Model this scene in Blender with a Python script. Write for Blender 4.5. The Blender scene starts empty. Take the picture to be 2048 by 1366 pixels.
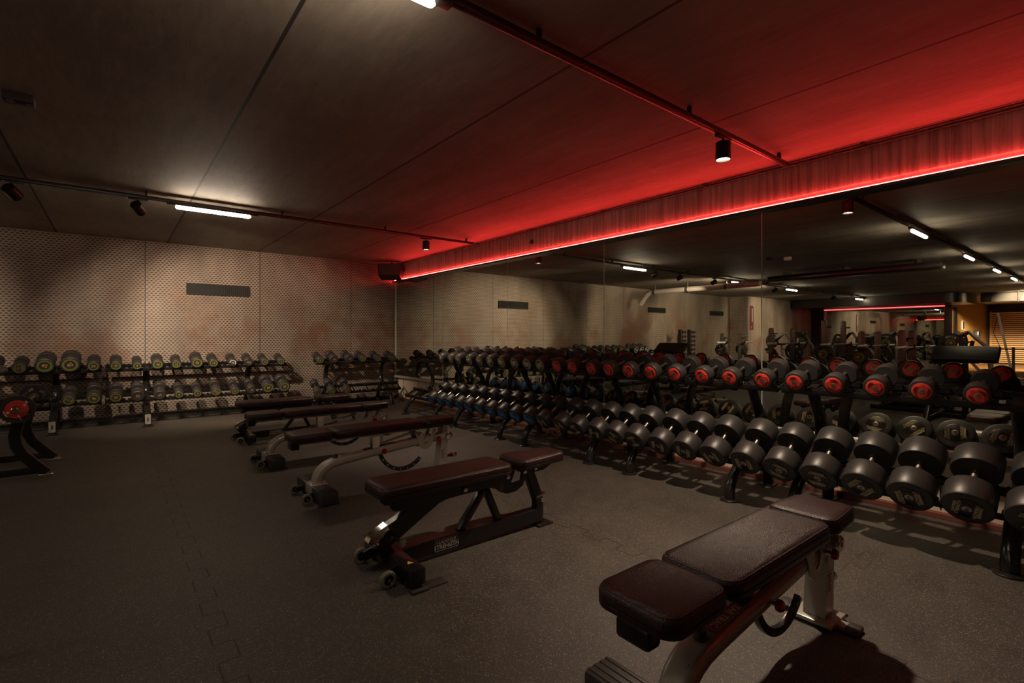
import bpy, bmesh, math, random
from mathutils import Vector, Matrix
random.seed(7)
sc = bpy.context.scene
COL = sc.collection
PI = math.pi
def R(d): return math.radians(d)

# ------------------------------------------------------------------ camera, world, exposure
cd = bpy.data.cameras.new('camera'); cam = bpy.data.objects.new('camera', cd); COL.objects.link(cam)
cam.location = (0, 0, 1.19); cam.rotation_euler = (R(90), 0, R(-38.6))
cd.sensor_width = 36; cd.lens = 17.49; cd.shift_y = -10/2048; cd.clip_start = .02; cd.clip_end = 100
sc.camera = cam
w = bpy.data.worlds.new('world'); sc.world = w; w.use_nodes = True
w.node_tree.nodes['Background'].inputs[0].default_value = (.05, .04, .03, 1)
w.node_tree.nodes['Background'].inputs[1].default_value = .05
sc.view_settings.view_transform = 'Standard'; sc.view_settings.look = 'None'
sc.view_settings.gamma = 1; sc.view_settings.use_curve_mapping = False
sc.view_settings.exposure = .75
sc.cycles.use_denoising = True
sc.cycles.max_bounces = 9; sc.cycles.diffuse_bounces = 4; sc.cycles.glossy_bounces = 6
sc.cycles.sample_clamp_indirect = 3.0

XM, YB, ZC = 4.2, 8.86, 2.56          # mirror plane, back wall, ceiling
LAMP_E, SPOT_W, LED_E = 58.0, 78.0, 66.0
WARM = (1.0, .76, .55)

def point_light(name, loc, target, watts, angle, blend, parent=None, rad=.03, col=WARM):
    l = bpy.data.lights.new(name, 'SPOT'); l.energy = watts; l.color = col
    l.spot_size = R(angle); l.spot_blend = blend; l.shadow_soft_size = rad
    o = bpy.data.objects.new(name, l); COL.objects.link(o)
    o.rotation_euler = (Vector(target)-Vector(loc)).to_track_quat('-Z', 'Y').to_euler()
    o.location = loc
    return o

# ------------------------------------------------------------------ node helpers
class NT:
    def __init__(s, name):
        s.m = bpy.data.materials.new(name); s.m.use_nodes = True
        s.t = s.m.node_tree; s.b = s.t.nodes['Principled BSDF']; s.out = s.t.nodes['Material Output']
    def n(s, typ, **kw):
        q = s.t.nodes.new(typ)
        for k, v in kw.items(): setattr(q, k, v)
        return q
    def put(s, sock, v):
        if isinstance(v, bpy.types.NodeSocket): s.t.links.new(v, sock)
        else: sock.default_value = v
    def math(s, op, a, b=None, c=None):
        q = s.n('ShaderNodeMath', operation=op)
        s.put(q.inputs[0], a)
        if b is not None: s.put(q.inputs[1], b)
        if c is not None: s.put(q.inputs[2], c)
        return q.outputs[0]
    def pos(s):
        g = s.n('ShaderNodeNewGeometry'); x = s.n('ShaderNodeSeparateXYZ')
        s.t.links.new(g.outputs['Position'], x.inputs[0]); s.P = g.outputs['Position']
        return x.outputs
    def objpos(s):
        g = s.n('ShaderNodeTexCoord'); s.P = g.outputs['Object']; return s.P
    def scale(s, v, sc3):
        q = s.n('ShaderNodeVectorMath', operation='MULTIPLY'); s.put(q.inputs[0], v); q.inputs[1].default_value = sc3
        return q.outputs[0]
    def noise(s, vec, scale, detail=3, rough=.55):
        q = s.n('ShaderNodeTexNoise'); s.put(q.inputs['Vector'], vec)
        q.inputs['Scale'].default_value = scale; q.inputs['Detail'].default_value = detail; q.inputs['Roughness'].default_value = rough
        return q.outputs['Fac']
    def ramp(s, f, stops):
        q = s.n('ShaderNodeValToRGB'); s.put(q.inputs[0], f); e = q.color_ramp.elements
        while len(e) < len(stops): e.new(.5)
        for i, (p, c) in enumerate(stops):
            e[i].position = p; e[i].color = (c, c, c, 1) if isinstance(c, (int, float)) else (*c, 1)
        return q.outputs[0]
    def mix(s, f, a, b):
        q = s.n('ShaderNodeMix', data_type='RGBA'); s.put(q.inputs[0], f)
        for i, v in ((6, a), (7, b)):
            s.put(q.inputs[i], v if isinstance(v, bpy.types.NodeSocket) else (*v, 1))
        return q.outputs[2]
    def mul(s, a, b):
        q = s.n('ShaderNodeMix', data_type='RGBA', blend_type='MULTIPLY'); q.inputs[0].default_value = 1
        s.put(q.inputs[6], a if isinstance(a, bpy.types.NodeSocket) else (*a, 1)); s.put(q.inputs[7], b if isinstance(b, bpy.types.NodeSocket) else (*b, 1))
        return q.outputs[2]
    def set(s, color=None, rough=None, metal=None, bump=None, bs=.3, bd=.01):
        if color is not None: s.put(s.b.inputs['Base Color'], color if isinstance(color, bpy.types.NodeSocket) else (*color, 1))
        if rough is not None: s.put(s.b.inputs['Roughness'], rough)
        if metal is not None: s.b.inputs['Metallic'].default_value = metal
        if bump is not None:
            q = s.n('ShaderNodeBump'); s.put(q.inputs['Height'], bump)
            q.inputs['Strength'].default_value = bs; q.inputs['Distance'].default_value = bd
            s.t.links.new(q.outputs[0], s.b.inputs['Normal'])
        return s.m

def plain(name, c, rough=.5, metal=0., nscale=40, var=.18, bs=.05, wear=None):
    """a plain finish with faint procedural variation of colour and surface"""
    t = NT(name); p = t.objpos(); f = t.noise(p, nscale, 4)
    lo = tuple(x*(1-var) for x in c); hi = tuple(min(1, x*(1+var)) for x in c)
    col = t.mix(f, lo, hi)
    if wear:
        col = t.mix(t.ramp(t.noise(p, 25, 6, .7), [(.66, 0), (.70, 1)]), col, wear)
    return t.set(col, rough, metal, f, bs, .002)

def emis(name, c, e):
    t = NT(name); em = t.n('ShaderNodeEmission'); em.inputs[0].default_value = (*c, 1); em.inputs[1].default_value = e
    t.t.links.new(em.outputs[0], t.out.inputs[0]); return t.m

M = {}
M['rubber'] = plain('black rubber', (.030, .027, .026), .48, 0, 60, .25, .15)
M['rubber_soft'] = plain('matt rubber', (.026, .025, .024), .42, 0, 90, .2, .2)
M['black'] = plain('black powder coat', (.012, .011, .011), .28, 0, 80, .2, .08)
M['black_worn'] = plain('worn black paint', (.014, .013, .012), .2, .0, 30, .2, .1, wear=(.22, .20, .17))
M['plastic'] = plain('black plastic', (.010, .010, .010), .3)
M['silver'] = plain('silver powder coat', (.42, .40, .36), .34, .35, 60, .06, .03)
M['silver_worn'] = plain('worn silver paint', (.40, .38, .34), .36, .3, 30, .06, .05, wear=(.10, .09, .08))
M['chrome'] = plain('chrome', (.72, .70, .66), .14, 1., 40, .05, .02)
M['steel'] = plain('brushed steel', (.45, .42, .38), .32, 1., 200, .1, .05)
M['alu'] = plain('brushed aluminium', (.52, .49, .44), .42, .35, 200, .1, .05)
M['red'] = plain('red plastic', (.66, .05, .035), .34, 0, 50, .15)
M['knob'] = plain('red anodised', (.42, .01, .015), .2, .6)
M['blue'] = plain('blue plastic', (.012, .17, .58), .33)
M['greycap'] = plain('nickel badge', (.30, .28, .19), .38, .25)
M['green'] = plain('lime ring print', (.12, .155, .025), .5, 0, 60, .35)
M['orange'] = plain('worn orange print', (.42, .24, .10), .5, 0, 60, .4)
M['brown'] = plain('tan end face', (.13, .075, .04), .6)
M['cream'] = plain('cream print', (.50, .44, .27), .5, 0, 300, .3)
M['ink'] = plain('dark print', (.03, .008, .006), .5)
M['white'] = plain('white print', (.6, .58, .52), .5)
M['yellow'] = plain('yellow sticker', (.75, .48, .03), .45)
M['label'] = plain('red label', (.20, .022, .018), .35)
M['wheel'] = plain('grey caster rubber', (.17, .16, .12), .5)
M['track'] = plain('black track', (.008, .008, .008), .35)
M['galv'] = plain('galvanised duct', (.14, .13, .115), .4, .7, 20, .2)
M['duct'] = plain('dark duct', (.035, .03, .027), .3, .2)
M['copper'] = plain('brass sleeve', (.45, .30, .16), .3, 1.)
M['tag'] = plain('satin name plate', (.40, .38, .34), .3, .3)
M['vent'] = plain('flat black vent', (.006, .006, .006), .75)
# upholstery with leather grain
def leather(name, c, r):
    t = NT(name); p = t.objpos()
    v = t.n('ShaderNodeTexVoronoi'); t.put(v.inputs['Vector'], p); v.inputs['Scale'].default_value = 260
    wear = t.noise(p, 5, 4)
    col = t.mix(wear, tuple(x*.75 for x in c), tuple(x*1.3 for x in c))
    t.b.inputs['Specular IOR Level'].default_value = .36
    return t.set(col, t.math('MULTIPLY_ADD', wear, .25, r-.12), 0, v.outputs['Distance'], .35, .004)
M['vinyl'] = leather('red glow black vinyl', (.024, .010, .010), .33)  # black vinyl with the red ceiling's reflection tinted into its colour
M['vinyl_black'] = leather('black vinyl', (.014, .011, .010), .34)
M['vinyl_side'] = leather('black vinyl side', (.018, .015, .014), .34)
M['lamp'] = emis('warm diffuser', (1, .81, .61), LAMP_E)
M['spotface'] = emis('spot lens', (1, .82, .62), 14)
M['led'] = emis('red led', (1, .040, .034), LED_E)
M['led_far'] = emis('red tube', (1, .05, .06), 9)
M['dotred'] = emis('red indicator', (1, .04, .03), 2)

# room finishes
def concrete_ceiling():
    t = NT('ceiling concrete'); x, y, z = t.pos()
    streak = t.noise(t.scale(t.P, (1, .12, 1)), 3.2, 6, .6)
    fine = t.noise(t.scale(t.P, (1, .25, 1)), 26, 5, .65)
    blot = t.noise(t.P, .9, 3)
    col = t.mix(t.ramp(streak, [(.3, 0), (.7, 1)]), (.18, .15, .12), (.28, .24, .195))
    col = t.mul(col, t.ramp(fine, [(.25, .78), (.75, 1.12)]))
    col = t.mul(col, t.ramp(blot, [(.3, .8), (.7, 1.1)]))
    pl = t.math('FLOOR', t.math('DIVIDE', t.math('ADD', x, 60.6), 1.2))
    wn = t.n('ShaderNodeTexWhiteNoise', noise_dimensions='1D'); t.put(wn.inputs['W'], pl)
    col = t.mul(col, t.ramp(wn.outputs[0], [(0, .86), (1, 1.08)]))
    fr = t.math('FRACT', t.math('DIVIDE', t.math('ADD', x, 60.6), 1.2))
    dist = t.math('ABSOLUTE', t.math('SUBTRACT', t.math('FRACT', t.math('ADD', fr, .5)), .5))
    seam = t.math('LESS_THAN', dist, .0075)
    col = t.mix(seam, col, (.02, .017, .015))
    pits = t.ramp(t.noise(t.P, 120, 2), [(.68, 0), (.74, 1)])
    h = t.math('SUBTRACT', t.math('MULTIPLY', fine, .5), t.math('ADD', t.math('MULTIPLY', seam, 3.), pits))
    return t.set(col, .72, 0, h, .35, .006)
M['ceiling'] = concrete_ceiling()

def wall_mat(name, mesh=True, axis='x', tone=1.0):
    t = NT(name); x, y, z = t.pos(); a = x if axis == 'x' else y
    base = t.mix(t.ramp(t.noise(t.scale(t.P, (1, 1, .35)), 1.6, 5), [(.3, 0), (.7, 1)]), (.17*tone, .138*tone, .108*tone), (.36*tone, .295*tone, .228*tone))
    rust = t.ramp(t.noise(t.scale(t.P, (1, 1, .8)), 1.1, 7, .62), [(.49, 0), (.60, 1)])
    zl = t.ramp(t.math('MULTIPLY', t.math('ABSOLUTE', t.math('SUBTRACT', z, 1.25)), .8), [(.15, 1), (.75, 0)])
    rf = t.math('MULTIPLY', t.math('MULTIPLY', rust, zl), .8)
    col = t.mix(rf, base, (.20, .085, .042))
    sp = t.ramp(t.noise(t.P, 17, 4, .7), [(.62, 0), (.70, 1)])
    col = t.mix(t.math('MULTIPLY', sp, .6), col, (.10, .05, .03))
    pl = t.math('FLOOR', t.math('DIVIDE', t.math('ADD', a, 58.16), 1.5))
    wn = t.n('ShaderNodeTexWhiteNoise', noise_dimensions='1D'); t.put(wn.inputs['W'], pl)
    col = t.mul(col, t.ramp(wn.outputs[0], [(0, .8), (1, 1.1)]))
    fr = t.math('FRACT', t.math('DIVIDE', t.math('ADD', a, 58.16), 1.5))
    seam = t.math('LESS_THAN', t.math('ABSOLUTE', t.math('SUBTRACT', t.math('FRACT', t.math('ADD', fr, .5)), .5)), .0035)
    h = seam
    if mesh:
        row = t.math('DIVIDE', z, .030)
        ri = t.math('FLOOR', row); par = t.math('MULTIPLY', t.math('MODULO', ri, 2.), .5)
        fu = t.math('SUBTRACT', t.math('FRACT', t.math('ADD', t.math('DIVIDE', t.math('ADD', a, 50), .052), par)), .5)
        fv = t.math('SUBTRACT', t.math('FRACT', row), .5)
        e = t.math('ADD', t.math('POWER', t.math('ABSOLUTE', t.math('DIVIDE', fu, .40)), 1.6), t.math('POWER', t.math('ABSOLUTE', t.math('DIVIDE', fv, .38)), 1.6))
        hole = t.math('SUBTRACT', 1., t.ramp(e, [(.75, 0), (1.0, 1)]))
        col = t.mix(t.math('MULTIPLY', hole, .93), col, (.035, .025, .019))
        h = t.math('ADD', hole, t.math('MULTIPLY', fv, -.8))
    col = t.mix(seam, col, (.03, .022, .018))
    return t.set(col, .55 if mesh else .7, .25 if mesh else 0, h, .45, .008)
M['wall_mesh'] = wall_mat('expanded metal over stained board')
M['wall_mesh_y'] = wall_mat('expanded metal side', axis='y', tone=1.3)  # brighter tone puts the light missing on the return wall into its colour
M['wall_board'] = wall_mat('stained board', mesh=False)

def floor_mat():
    t = NT('speckled rubber floor'); x, y, z = t.pos()
    big = t.noise(t.P, .9, 5, .6); med = t.noise(t.P, 7, 5)
    col = t.mix(t.ramp(big, [(.3, 0), (.7, 1)]), (.036, .032, .028), (.064, .056, .048))
    col = t.mul(col, t.ramp(med, [(.3, .8), (.7, 1.15)]))
    v = t.n('ShaderNodeTexVoronoi'); t.put(v.inputs['Vector'], t.P); v.inputs['Scale'].default_value = 150
    sx = t.n('ShaderNodeSeparateColor'); t.t.links.new(v.outputs['Color'], sx.inputs[0])
    fleck = t.math('MULTIPLY', t.math('LESS_THAN', v.outputs['Distance'], .34), t.math('GREATER_THAN', sx.outputs[0], .86))
    v2 = t.n('ShaderNodeTexVoronoi'); t.put(v2.inputs['Vector'], t.P); v2.inputs['Scale'].default_value = 420
    s2 = t.n('ShaderNodeSeparateColor'); t.t.links.new(v2.outputs['Color'], s2.inputs[0])
    f2 = t.math('GREATER_THAN', s2.outputs[1], .90)
    col = t.mix(t.math('MULTIPLY', fleck, .7), col, (.32, .27, .19))
    col = t.mix(t.math('MULTIPLY', f2, .5), col, (.24, .20, .15))
    # interlocking puzzle seams, 1.96 m mats
    def seam(a, b, off, pitch, amp):
        fa = t.math('SUBTRACT', t.math('FRACT', t.math('DIVIDE', t.math('ADD', a, 40-off), pitch)), .5)
        fa = t.math('MULTIPLY', t.math('SUBTRACT', t.math('FRACT', t.math('ADD', t.math('ADD', fa, .5), .5)), .5), pitch)
        sq = t.math('SINE', t.math('MULTIPLY', b, 2*PI/.26))
        sqc = t.math('MAXIMUM', t.math('MINIMUM', t.math('MULTIPLY', sq, 9.), 1.), -1.)
        d = t.math('ABSOLUTE', t.math('SUBTRACT', fa, t.math('MULTIPLY', sqc, amp)))
        line = t.math('LESS_THAN', d, .0035)
        # cross pieces of each tooth
        within = t.math('LESS_THAN', t.math('ABSOLUTE', fa), amp)
        cross = t.math('MULTIPLY', within, t.math('LESS_THAN', t.math('ABSOLUTE', sq), .07))
        return t.math('MAXIMUM', line, cross)
    s1 = seam(x, y, 40-math.floor(40/1.9)*1.9 + .33 - 0, 1.9, .036)
    s2_ = seam(y, x, .6, 1.3, .034)
    patch = t.ramp(t.noise(t.P, 1.7, 3), [(.42, .15), (.58, .9)])
    sm = t.math('MAXIMUM', t.math('MULTIPLY', s1, .9), t.math('MULTIPLY', s2_, t.math('MULTIPLY', patch, .5)))
    col = t.mix(sm, col, (.008, .007, .006))
    grain = t.noise(t.P, 330, 3)
    h = t.math('SUBTRACT', t.math('MULTIPLY', grain, .8), t.math('MULTIPLY', sm, 2.2))
    return t.set(col, t.math('MULTIPLY_ADD', med, .22, .46), 0, h, .45, .003)
M['floor'] = floor_mat()

def wood(name, c1, c2, rough=.45):
    t = NT(name); x, y, z = t.pos()
    f = t.noise(t.scale(t.P, (.6, .6, 9)), 2.5, 5)
    return t.set(t.mix(f, c1, c2), rough, 0, f, .1, .003)
M['wood'] = wood('amber timber veneer', (.26, .13, .035), (.44, .24, .07))
M['wood_slat'] = wood('amber slats', (.42, .22, .07), (.62, .36, .13))
M['wood_floor'] = wood('timber floor', (.22, .11, .04), (.40, .22, .09))
M['panel'] = wood('beige skirting board', (.50, .43, .33), (.62, .54, .42), .6)
M['beam'] = None
def beam_mat():
    t = NT('board marked concrete'); x, y, z = t.pos()
    drip = t.noise(t.scale(t.P, (1, 12, .6)), 2.2, 5, .6)
    col = t.mix(t.ramp(drip, [(.35, 0), (.62, 1)]), (.16, .14, .12), (.33, .30, .27))
    d2 = t.ramp(t.noise(t.scale(t.P, (1, 9, .35)), 3., 6, .7), [(.60, 0), (.66, 1)])
    col = t.mix(t.math('MULTIPLY', d2, .7), col, (.05, .045, .04))
    ln = t.math('LESS_THAN', t.math('FRACT', t.math('MULTIPLY', y, 11.)), .06)
    return t.set(t.mix(t.math('MULTIPLY', ln, .35), col, (.06, .05, .045)), .7, 0, drip, .5, .01)
M['beam'] = beam_mat()
M['redbase'] = plain('red brown skirting', (.13, .04, .026), .6, 0, 8, .4)
t = NT('mirror glass'); t.b.inputs['Base Color'].default_value = (.70, .72, .64, 1); t.b.inputs['Metallic'].default_value = 1; t.b.inputs['Roughness'].default_value = .0
q = t.objpos(); M['mirror'] = t.set(t.mix(t.ramp(t.noise(q, 1.5, 3), [(.3, 0), (.7, 1)]), (.60, .62, .55), (.66, .68, .60)))
M['edge'] = plain('glass edge glint', (.7, .7, .62), .3, 0)  # pale diffuse colour stands in for the highlight along the glass edge

# ------------------------------------------------------------------ mesh builder
class MB:
    def __init__(s): s.b = bmesh.new()
    def _add(s, verts, faces):
        vs = [s.b.verts.new(v) for v in verts]
        for f in faces:
            try: s.b.faces.new([vs[i] for i in f])
            except ValueError: pass
        return vs
    def box(s, c, size, bevel=0, rot=None, seg=2):
        b = bmesh.new(); bmesh.ops.create_cube(b, size=1)
        bmesh.ops.scale(b, vec=size, verts=b.verts)
        if bevel: bmesh.ops.bevel(b, geom=b.edges[:], offset=bevel, segments=seg, affect='EDGES', profile=.5)
        m = Matrix.Translation(c) @ (rot.to_4x4() if rot else Matrix.Identity(4))
        bmesh.ops.transform(b, matrix=m, verts=b.verts); s.merge(b); return s
    def bar(s, p0, p1, w, h, lat=(0, 1, 0), bevel=0):
        """rectangular bar from p0 to p1; w across lat, h in the other direction"""
        p0, p1 = Vector(p0), Vector(p1); d = (p1-p0); L = d.length; d.normalize(); l = Vector(lat)
        n = d.cross(l).normalized(); l = n.cross(d).normalized()
        rot = Matrix((d, l, n)).transposed()
        return s.box((p0+p1)/2, (L, w, h), bevel, rot)
    def merge(s, b):
        me = bpy.data.meshes.new('tmp'); b.to_mesh(me); b.free(); s.b.from_mesh(me); bpy.data.meshes.remove(me)
    def sweep(s, pts, prof, lat=(0, 1, 0), cap=True):
        """prof: list of (a along lat, b along normal); path assumed perpendicular to lat"""
        pts = [Vector(p) for p in pts]; l = Vector(lat).normalized(); rings = []
        for i, p in enumerate(pts):
            d = (pts[min(i+1, len(pts)-1)] - pts[max(i-1, 0)]).normalized()
            n = d.cross(l).normalized(); ll = n.cross(d).normalized()
            rings.append([s.b.verts.new(p + ll*a + n*bb) for a, bb in prof])
        k = len(prof)
        for i in range(len(rings)-1):
            for j in range(k):
                s.b.faces.new((rings[i][j], rings[i][(j+1) % k], rings[i+1][(j+1) % k], rings[i+1][j]))
        if cap:
            s.b.faces.new(rings[0][::-1]); s.b.faces.new(rings[-1])
        return s
    def tube(s, pts, r, seg=14, lat=(0, 1, 0)):
        ra, rb = r if isinstance(r, tuple) else (r, r)
        return s.sweep(pts, [(math.cos(2*PI*k/seg)*ra, math.sin(2*PI*k/seg)*rb) for k in range(seg)], lat)
    def rtube(s, pts, hw, hh, rad=.01, lat=(0, 1, 0)):
        pr = []
        for cx, cy, a0 in ((hw-rad, hh-rad, 0), (-hw+rad, hh-rad, 90), (-hw+rad, -hh+rad, 180), (hw-rad, -hh+rad, 270)):
            for k in range(4): pr.append((cx+rad*math.cos(R(a0+k*30)), cy+rad*math.sin(R(a0+k*30))))
        return s.sweep(pts, pr, lat)
    def cyl(s, p0, p1, r0, r1=None, seg=20):
        return s.lathe([(r0, 0), (r1 if r1 is not None else r0, 1)], p0, p1, seg, norm=True)
    def lathe(s, prof, p0=(0, 0, 0), p1=(1, 0, 0), seg=32, norm=False, cap=True):
        p0, p1 = Vector(p0), Vector(p1); d = p1-p0; L = d.length; d.normalize()
        a = Vector((0, 0, 1)) if abs(d.z) < .9 else Vector((0, 1, 0))
        u = d.cross(a).normalized(); v = d.cross(u).normalized(); rings = []
        for r, tt in prof:
            c = p0 + d*(tt*L if norm else tt)
            rings.append([s.b.verts.new(c + (u*math.cos(2*PI*k/seg)+v*math.sin(2*PI*k/seg))*max(r, 1e-4)) for k in range(seg)])
        for i in range(len(rings)-1):
            for j in range(seg):
                s.b.faces.new((rings[i][j], rings[i][(j+1) % seg], rings[i+1][(j+1) % seg], rings[i+1][j]))
        if cap:
            s.b.faces.new(rings[0][::-1]); s.b.faces.new(rings[-1])
        return s
    def prism(s, poly, a0, a1, plane='xz'):
        def P(p, a):
            return {'xz': (p[0], a, p[1]), 'yz': (a, p[0], p[1]), 'xy': (p[0], p[1], a)}[plane]
        n = len(poly); vs = [s.b.verts.new(P(p, a0)) for p in poly] + [s.b.verts.new(P(p, a1)) for p in poly]
        s.b.faces.new(vs[:n][::-1]); s.b.faces.new(vs[n:])
        for i in range(n): s.b.faces.new((vs[i], vs[(i+1) % n], vs[n+(i+1) % n], vs[n+i]))
        return s
    def sector(s, r0, r1, a0, a1, h0, h1, n=10, axis='x'):
        """annulus sector slab in the plane facing axis"""
        poly = [(r1*math.cos(a0+(a1-a0)*k/n), r1*math.sin(a0+(a1-a0)*k/n)) for k in range(n+1)] + \
               [(r0*math.cos(a1-(a1-a0)*k/n), r0*math.sin(a1-(a1-a0)*k/n)) for k in range(n+1)]
        return s.prism(poly, h0, h1, {'x': 'yz', 'y': 'xz', 'z': 'xy'}[axis])
    def sphere(s, c, r, seg=16):
        prof = [(r*math.sin(PI*k/10), -r*math.cos(PI*k/10)) for k in range(11)]
        return s.lathe(prof, Vector(c), Vector(c)+Vector((0, 0, 1)), seg)
    def mesh(s, name, mat, smooth=.7):
        bmesh.ops.recalc_face_normals(s.b, faces=s.b.faces)
        me = bpy.data.meshes.new(name); s.b.to_mesh(me); s.b.free(); me.materials.append(mat)
        if smooth:
            me.polygons.foreach_set('use_smooth', [True]*len(me.polygons)); me.set_sharp_from_angle(angle=smooth)
        return me
    def done(s, name, mat, parent=None, smooth=.7):
        return link(name, s.mesh(name, mat, smooth), parent)
def link(name, me, parent=None):
    o = bpy.data.objects.new(name, me); COL.objects.link(o)
    if parent is not None: o.parent = parent
    return o
def tag(o, label=None, cat=None, group=None, kind=None):
    if label: o['label'] = label
    if cat: o['category'] = cat
    if group: o['group'] = group
    if kind: o['kind'] = kind
    return o
def thing(name, label, cat, loc=(0, 0, 0), rot=(0, 0, 0), group=None):
    o = bpy.data.objects.new(name, None); COL.objects.link(o); o.location = loc; o.rotation_euler = rot
    return tag(o, label, cat, group)
def dup(o, loc=None, rot=None, label=None, group=None, scale=None, parent=None):
    kids = [c for c in o.children]
    r = o.copy(); COL.objects.link(r)
    if parent is not None: r.parent = parent
    if loc is not None: r.location = loc
    if rot is not None: r.rotation_euler = rot
    if scale is not None: r.scale = scale
    if label: r['label'] = label
    if group: r['group'] = group
    for c in kids: dup(c, parent=r)
    return r
_txt = {}
def text_mesh(s, size, mat, ext=.0006, bold=0.0, align='CENTER'):
    key = (s, size, mat.name, ext, bold)
    if key in _txt: return _txt[key]
    c = bpy.data.curves.new('txt', 'FONT'); c.body = s; c.size = size; c.extrude = ext; c.offset = bold
    c.align_x = align; c.align_y = 'CENTER'; c.resolution_u = 2; c.space_line = .8
    o = bpy.data.objects.new('txt', c); COL.objects.link(o)
    dg = bpy.context.evaluated_depsgraph_get(); me = bpy.data.meshes.new_from_object(o.evaluated_get(dg))
    bpy.data.objects.remove(o); me.materials.clear(); me.materials.append(mat); me.name = 'lettering'
    _txt[key] = me; return me
def xf(me, m):
    me = me.copy(); me.transform(m); return me
FACE = Matrix(((0, 0, -1, 0), (-1, 0, 0, 0), (0, 1, 0, 0), (0, 0, 0, 1)))  # text plane -> faces -X, up Z
def joinmesh(ms, name):
    b = bmesh.new()
    for m_ in ms: b.from_mesh(m_)
    me = bpy.data.meshes.new(name); b.to_mesh(me); b.free(); me.materials.append(ms[0].materials[0]); return me
ORD = ['first', 'second', 'third', 'fourth', 'fifth', 'sixth', 'seventh', 'eighth', 'ninth', 'tenth', 'eleventh', 'twelfth', 'thirteenth', 'fourteenth', 'fifteenth', 'sixteenth']

# ------------------------------------------------------------------ the setting
def struct(name, mb, mat, label=None, smooth=0):
    return tag(mb.done(name, mat, smooth=smooth), label, None, None, 'structure')
struct('floor', MB().box((-8.4, 2.2, -.05), (25.4, 13.6, .1)), M['floor'])
struct('ceiling', MB().box((-8.4, 2.2, ZC+.05), (25.4, 13.6, .1)), M['ceiling'])
struct('wall_back', MB().box((-2.0, YB+.05, 1.28), (12.9, .1, 2.56)), M['wall_mesh'])
struct('wall_return', MB().box((-8.51, 8.545, 1.28), (.1, .63, 2.56)), M['wall_mesh_y'])
struct('wall_back_far', MB().box((-11.23, 8.28, 1.28), (5.34, .1, 2.56)), M['wall_board'])
struct('wall_right', MB().box((XM+.13, 2.2, 1.28), (.1, 13.6, 2.56)), M['panel'])
struct('wall_behind', MB().box((-8.4, -4.55, 1.28), (25.4, .1, 2.56)), M['wall_board'])
struct('wall_left', MB().box((-21.15, .0, 1.28), (.1, 9.2, 2.56)), M['duct'])
struct('wall_far_side', MB().box((-17.6, 4.02, 1.28), (7.2, .1, 2.56)), M['wood'])
struct('wall_far', MB().box((-14.0, 6.1, 1.28), (.1, 4.3, 2.56)), M['panel'])
struct('trim_1', MB().box((-13.86, 8.0, 1.28), (.16, .46, 2.56)).box((-13.9, 3.98, 1.28), (.12, .18, 2.56)), M['duct'])
struct('trim_2', MB().box((4.22, 2.2, 2.425), (.10, 13.2, .27)), M['beam'])
struct('trim_3', MB().box((4.262, 2.2, .21), (.03, 13.2, .42)), M['panel'])
sk = MB()
for k in range(22): sk.box((4.245, -4+k*.6, .235), (.006, .006, .36))
struct('trim_4', sk, M['duct'])
struct('baseboard_right', MB().box((4.225, 2.2, .019), (.045, 13.2, .038), .004), M['redbase'])
struct('baseboard_back', MB().box((-2.0, YB-.012, .035), (12.5, .02, .07)), M['black'])
struct('trim_5', MB().box((4.182, 8.80, 1.33), (.012, .03, 1.8)), M['alu'])
struct('trim_6', MB().box((-17.9, 1.2, .012), (6.3, 5.5, .02)), M['wood_floor'])
struct('trim_7', MB().box((4.17, 2.2, .437), (.035, 13.2, .04), .004), M['alu'])
struct('trim_8', MB().box((4.165, 2.2, 2.228), (.11, 13.2, .022), .003), M['duct'])
# cast holes and a conduit on the beam
for nm, yy, zz, lb in (('beam_socket', 4.81, 2.40, 'small round dark socket set in the red lit concrete beam'), ('beam_socket', 8.40, 2.42, 'small round dark socket on the beam right beside the corner speaker')):
    tag(MB().lathe([(.03, 0), (.03, .012), (.02, .012), (.018, .004)], (4.172, yy, zz), (4.0, yy, zz), 20).done(nm, M['duct']), lb, 'socket', 'sockets in the beam')
cq = MB().tube([(4.15, -4.4, 2.535), (4.15, 8.8, 2.535)], .009, 10, (1, 0, 0)).tube([(4.115, -4.4, 2.548), (4.115, 8.8, 2.548)], .006, 8, (1, 0, 0))
co = thing('ceiling_conduit', 'pair of thin pipes clipped where the ceiling meets the red lit beam', 'conduit', (0, 0, 0))
cq.done('pipe', M['duct'], co)
for k in range(11): MB().box((4.14, -3.6+k*1.2, 2.545), (.05, .03, .03), .004).done('clip', M['black'], co)
# LED strip on the mirror ledge
led = thing('led_strip', 'glowing red light strip along the top edge of the big mirror wall', 'light strip')
MB().box((4.157, 2.2, 2.246), (.008, 13.2, .014)).done('diffuser', M['led'], led, 0)
led2 = thing('led_strip', 'distant red light strip above the far mirror seen in the reflection', 'light strip')
MB().box((-13.82, 5.93, 2.245), (.012, 3.72, .022)).done('diffuser', M['led_far'], led2, 0)

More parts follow.
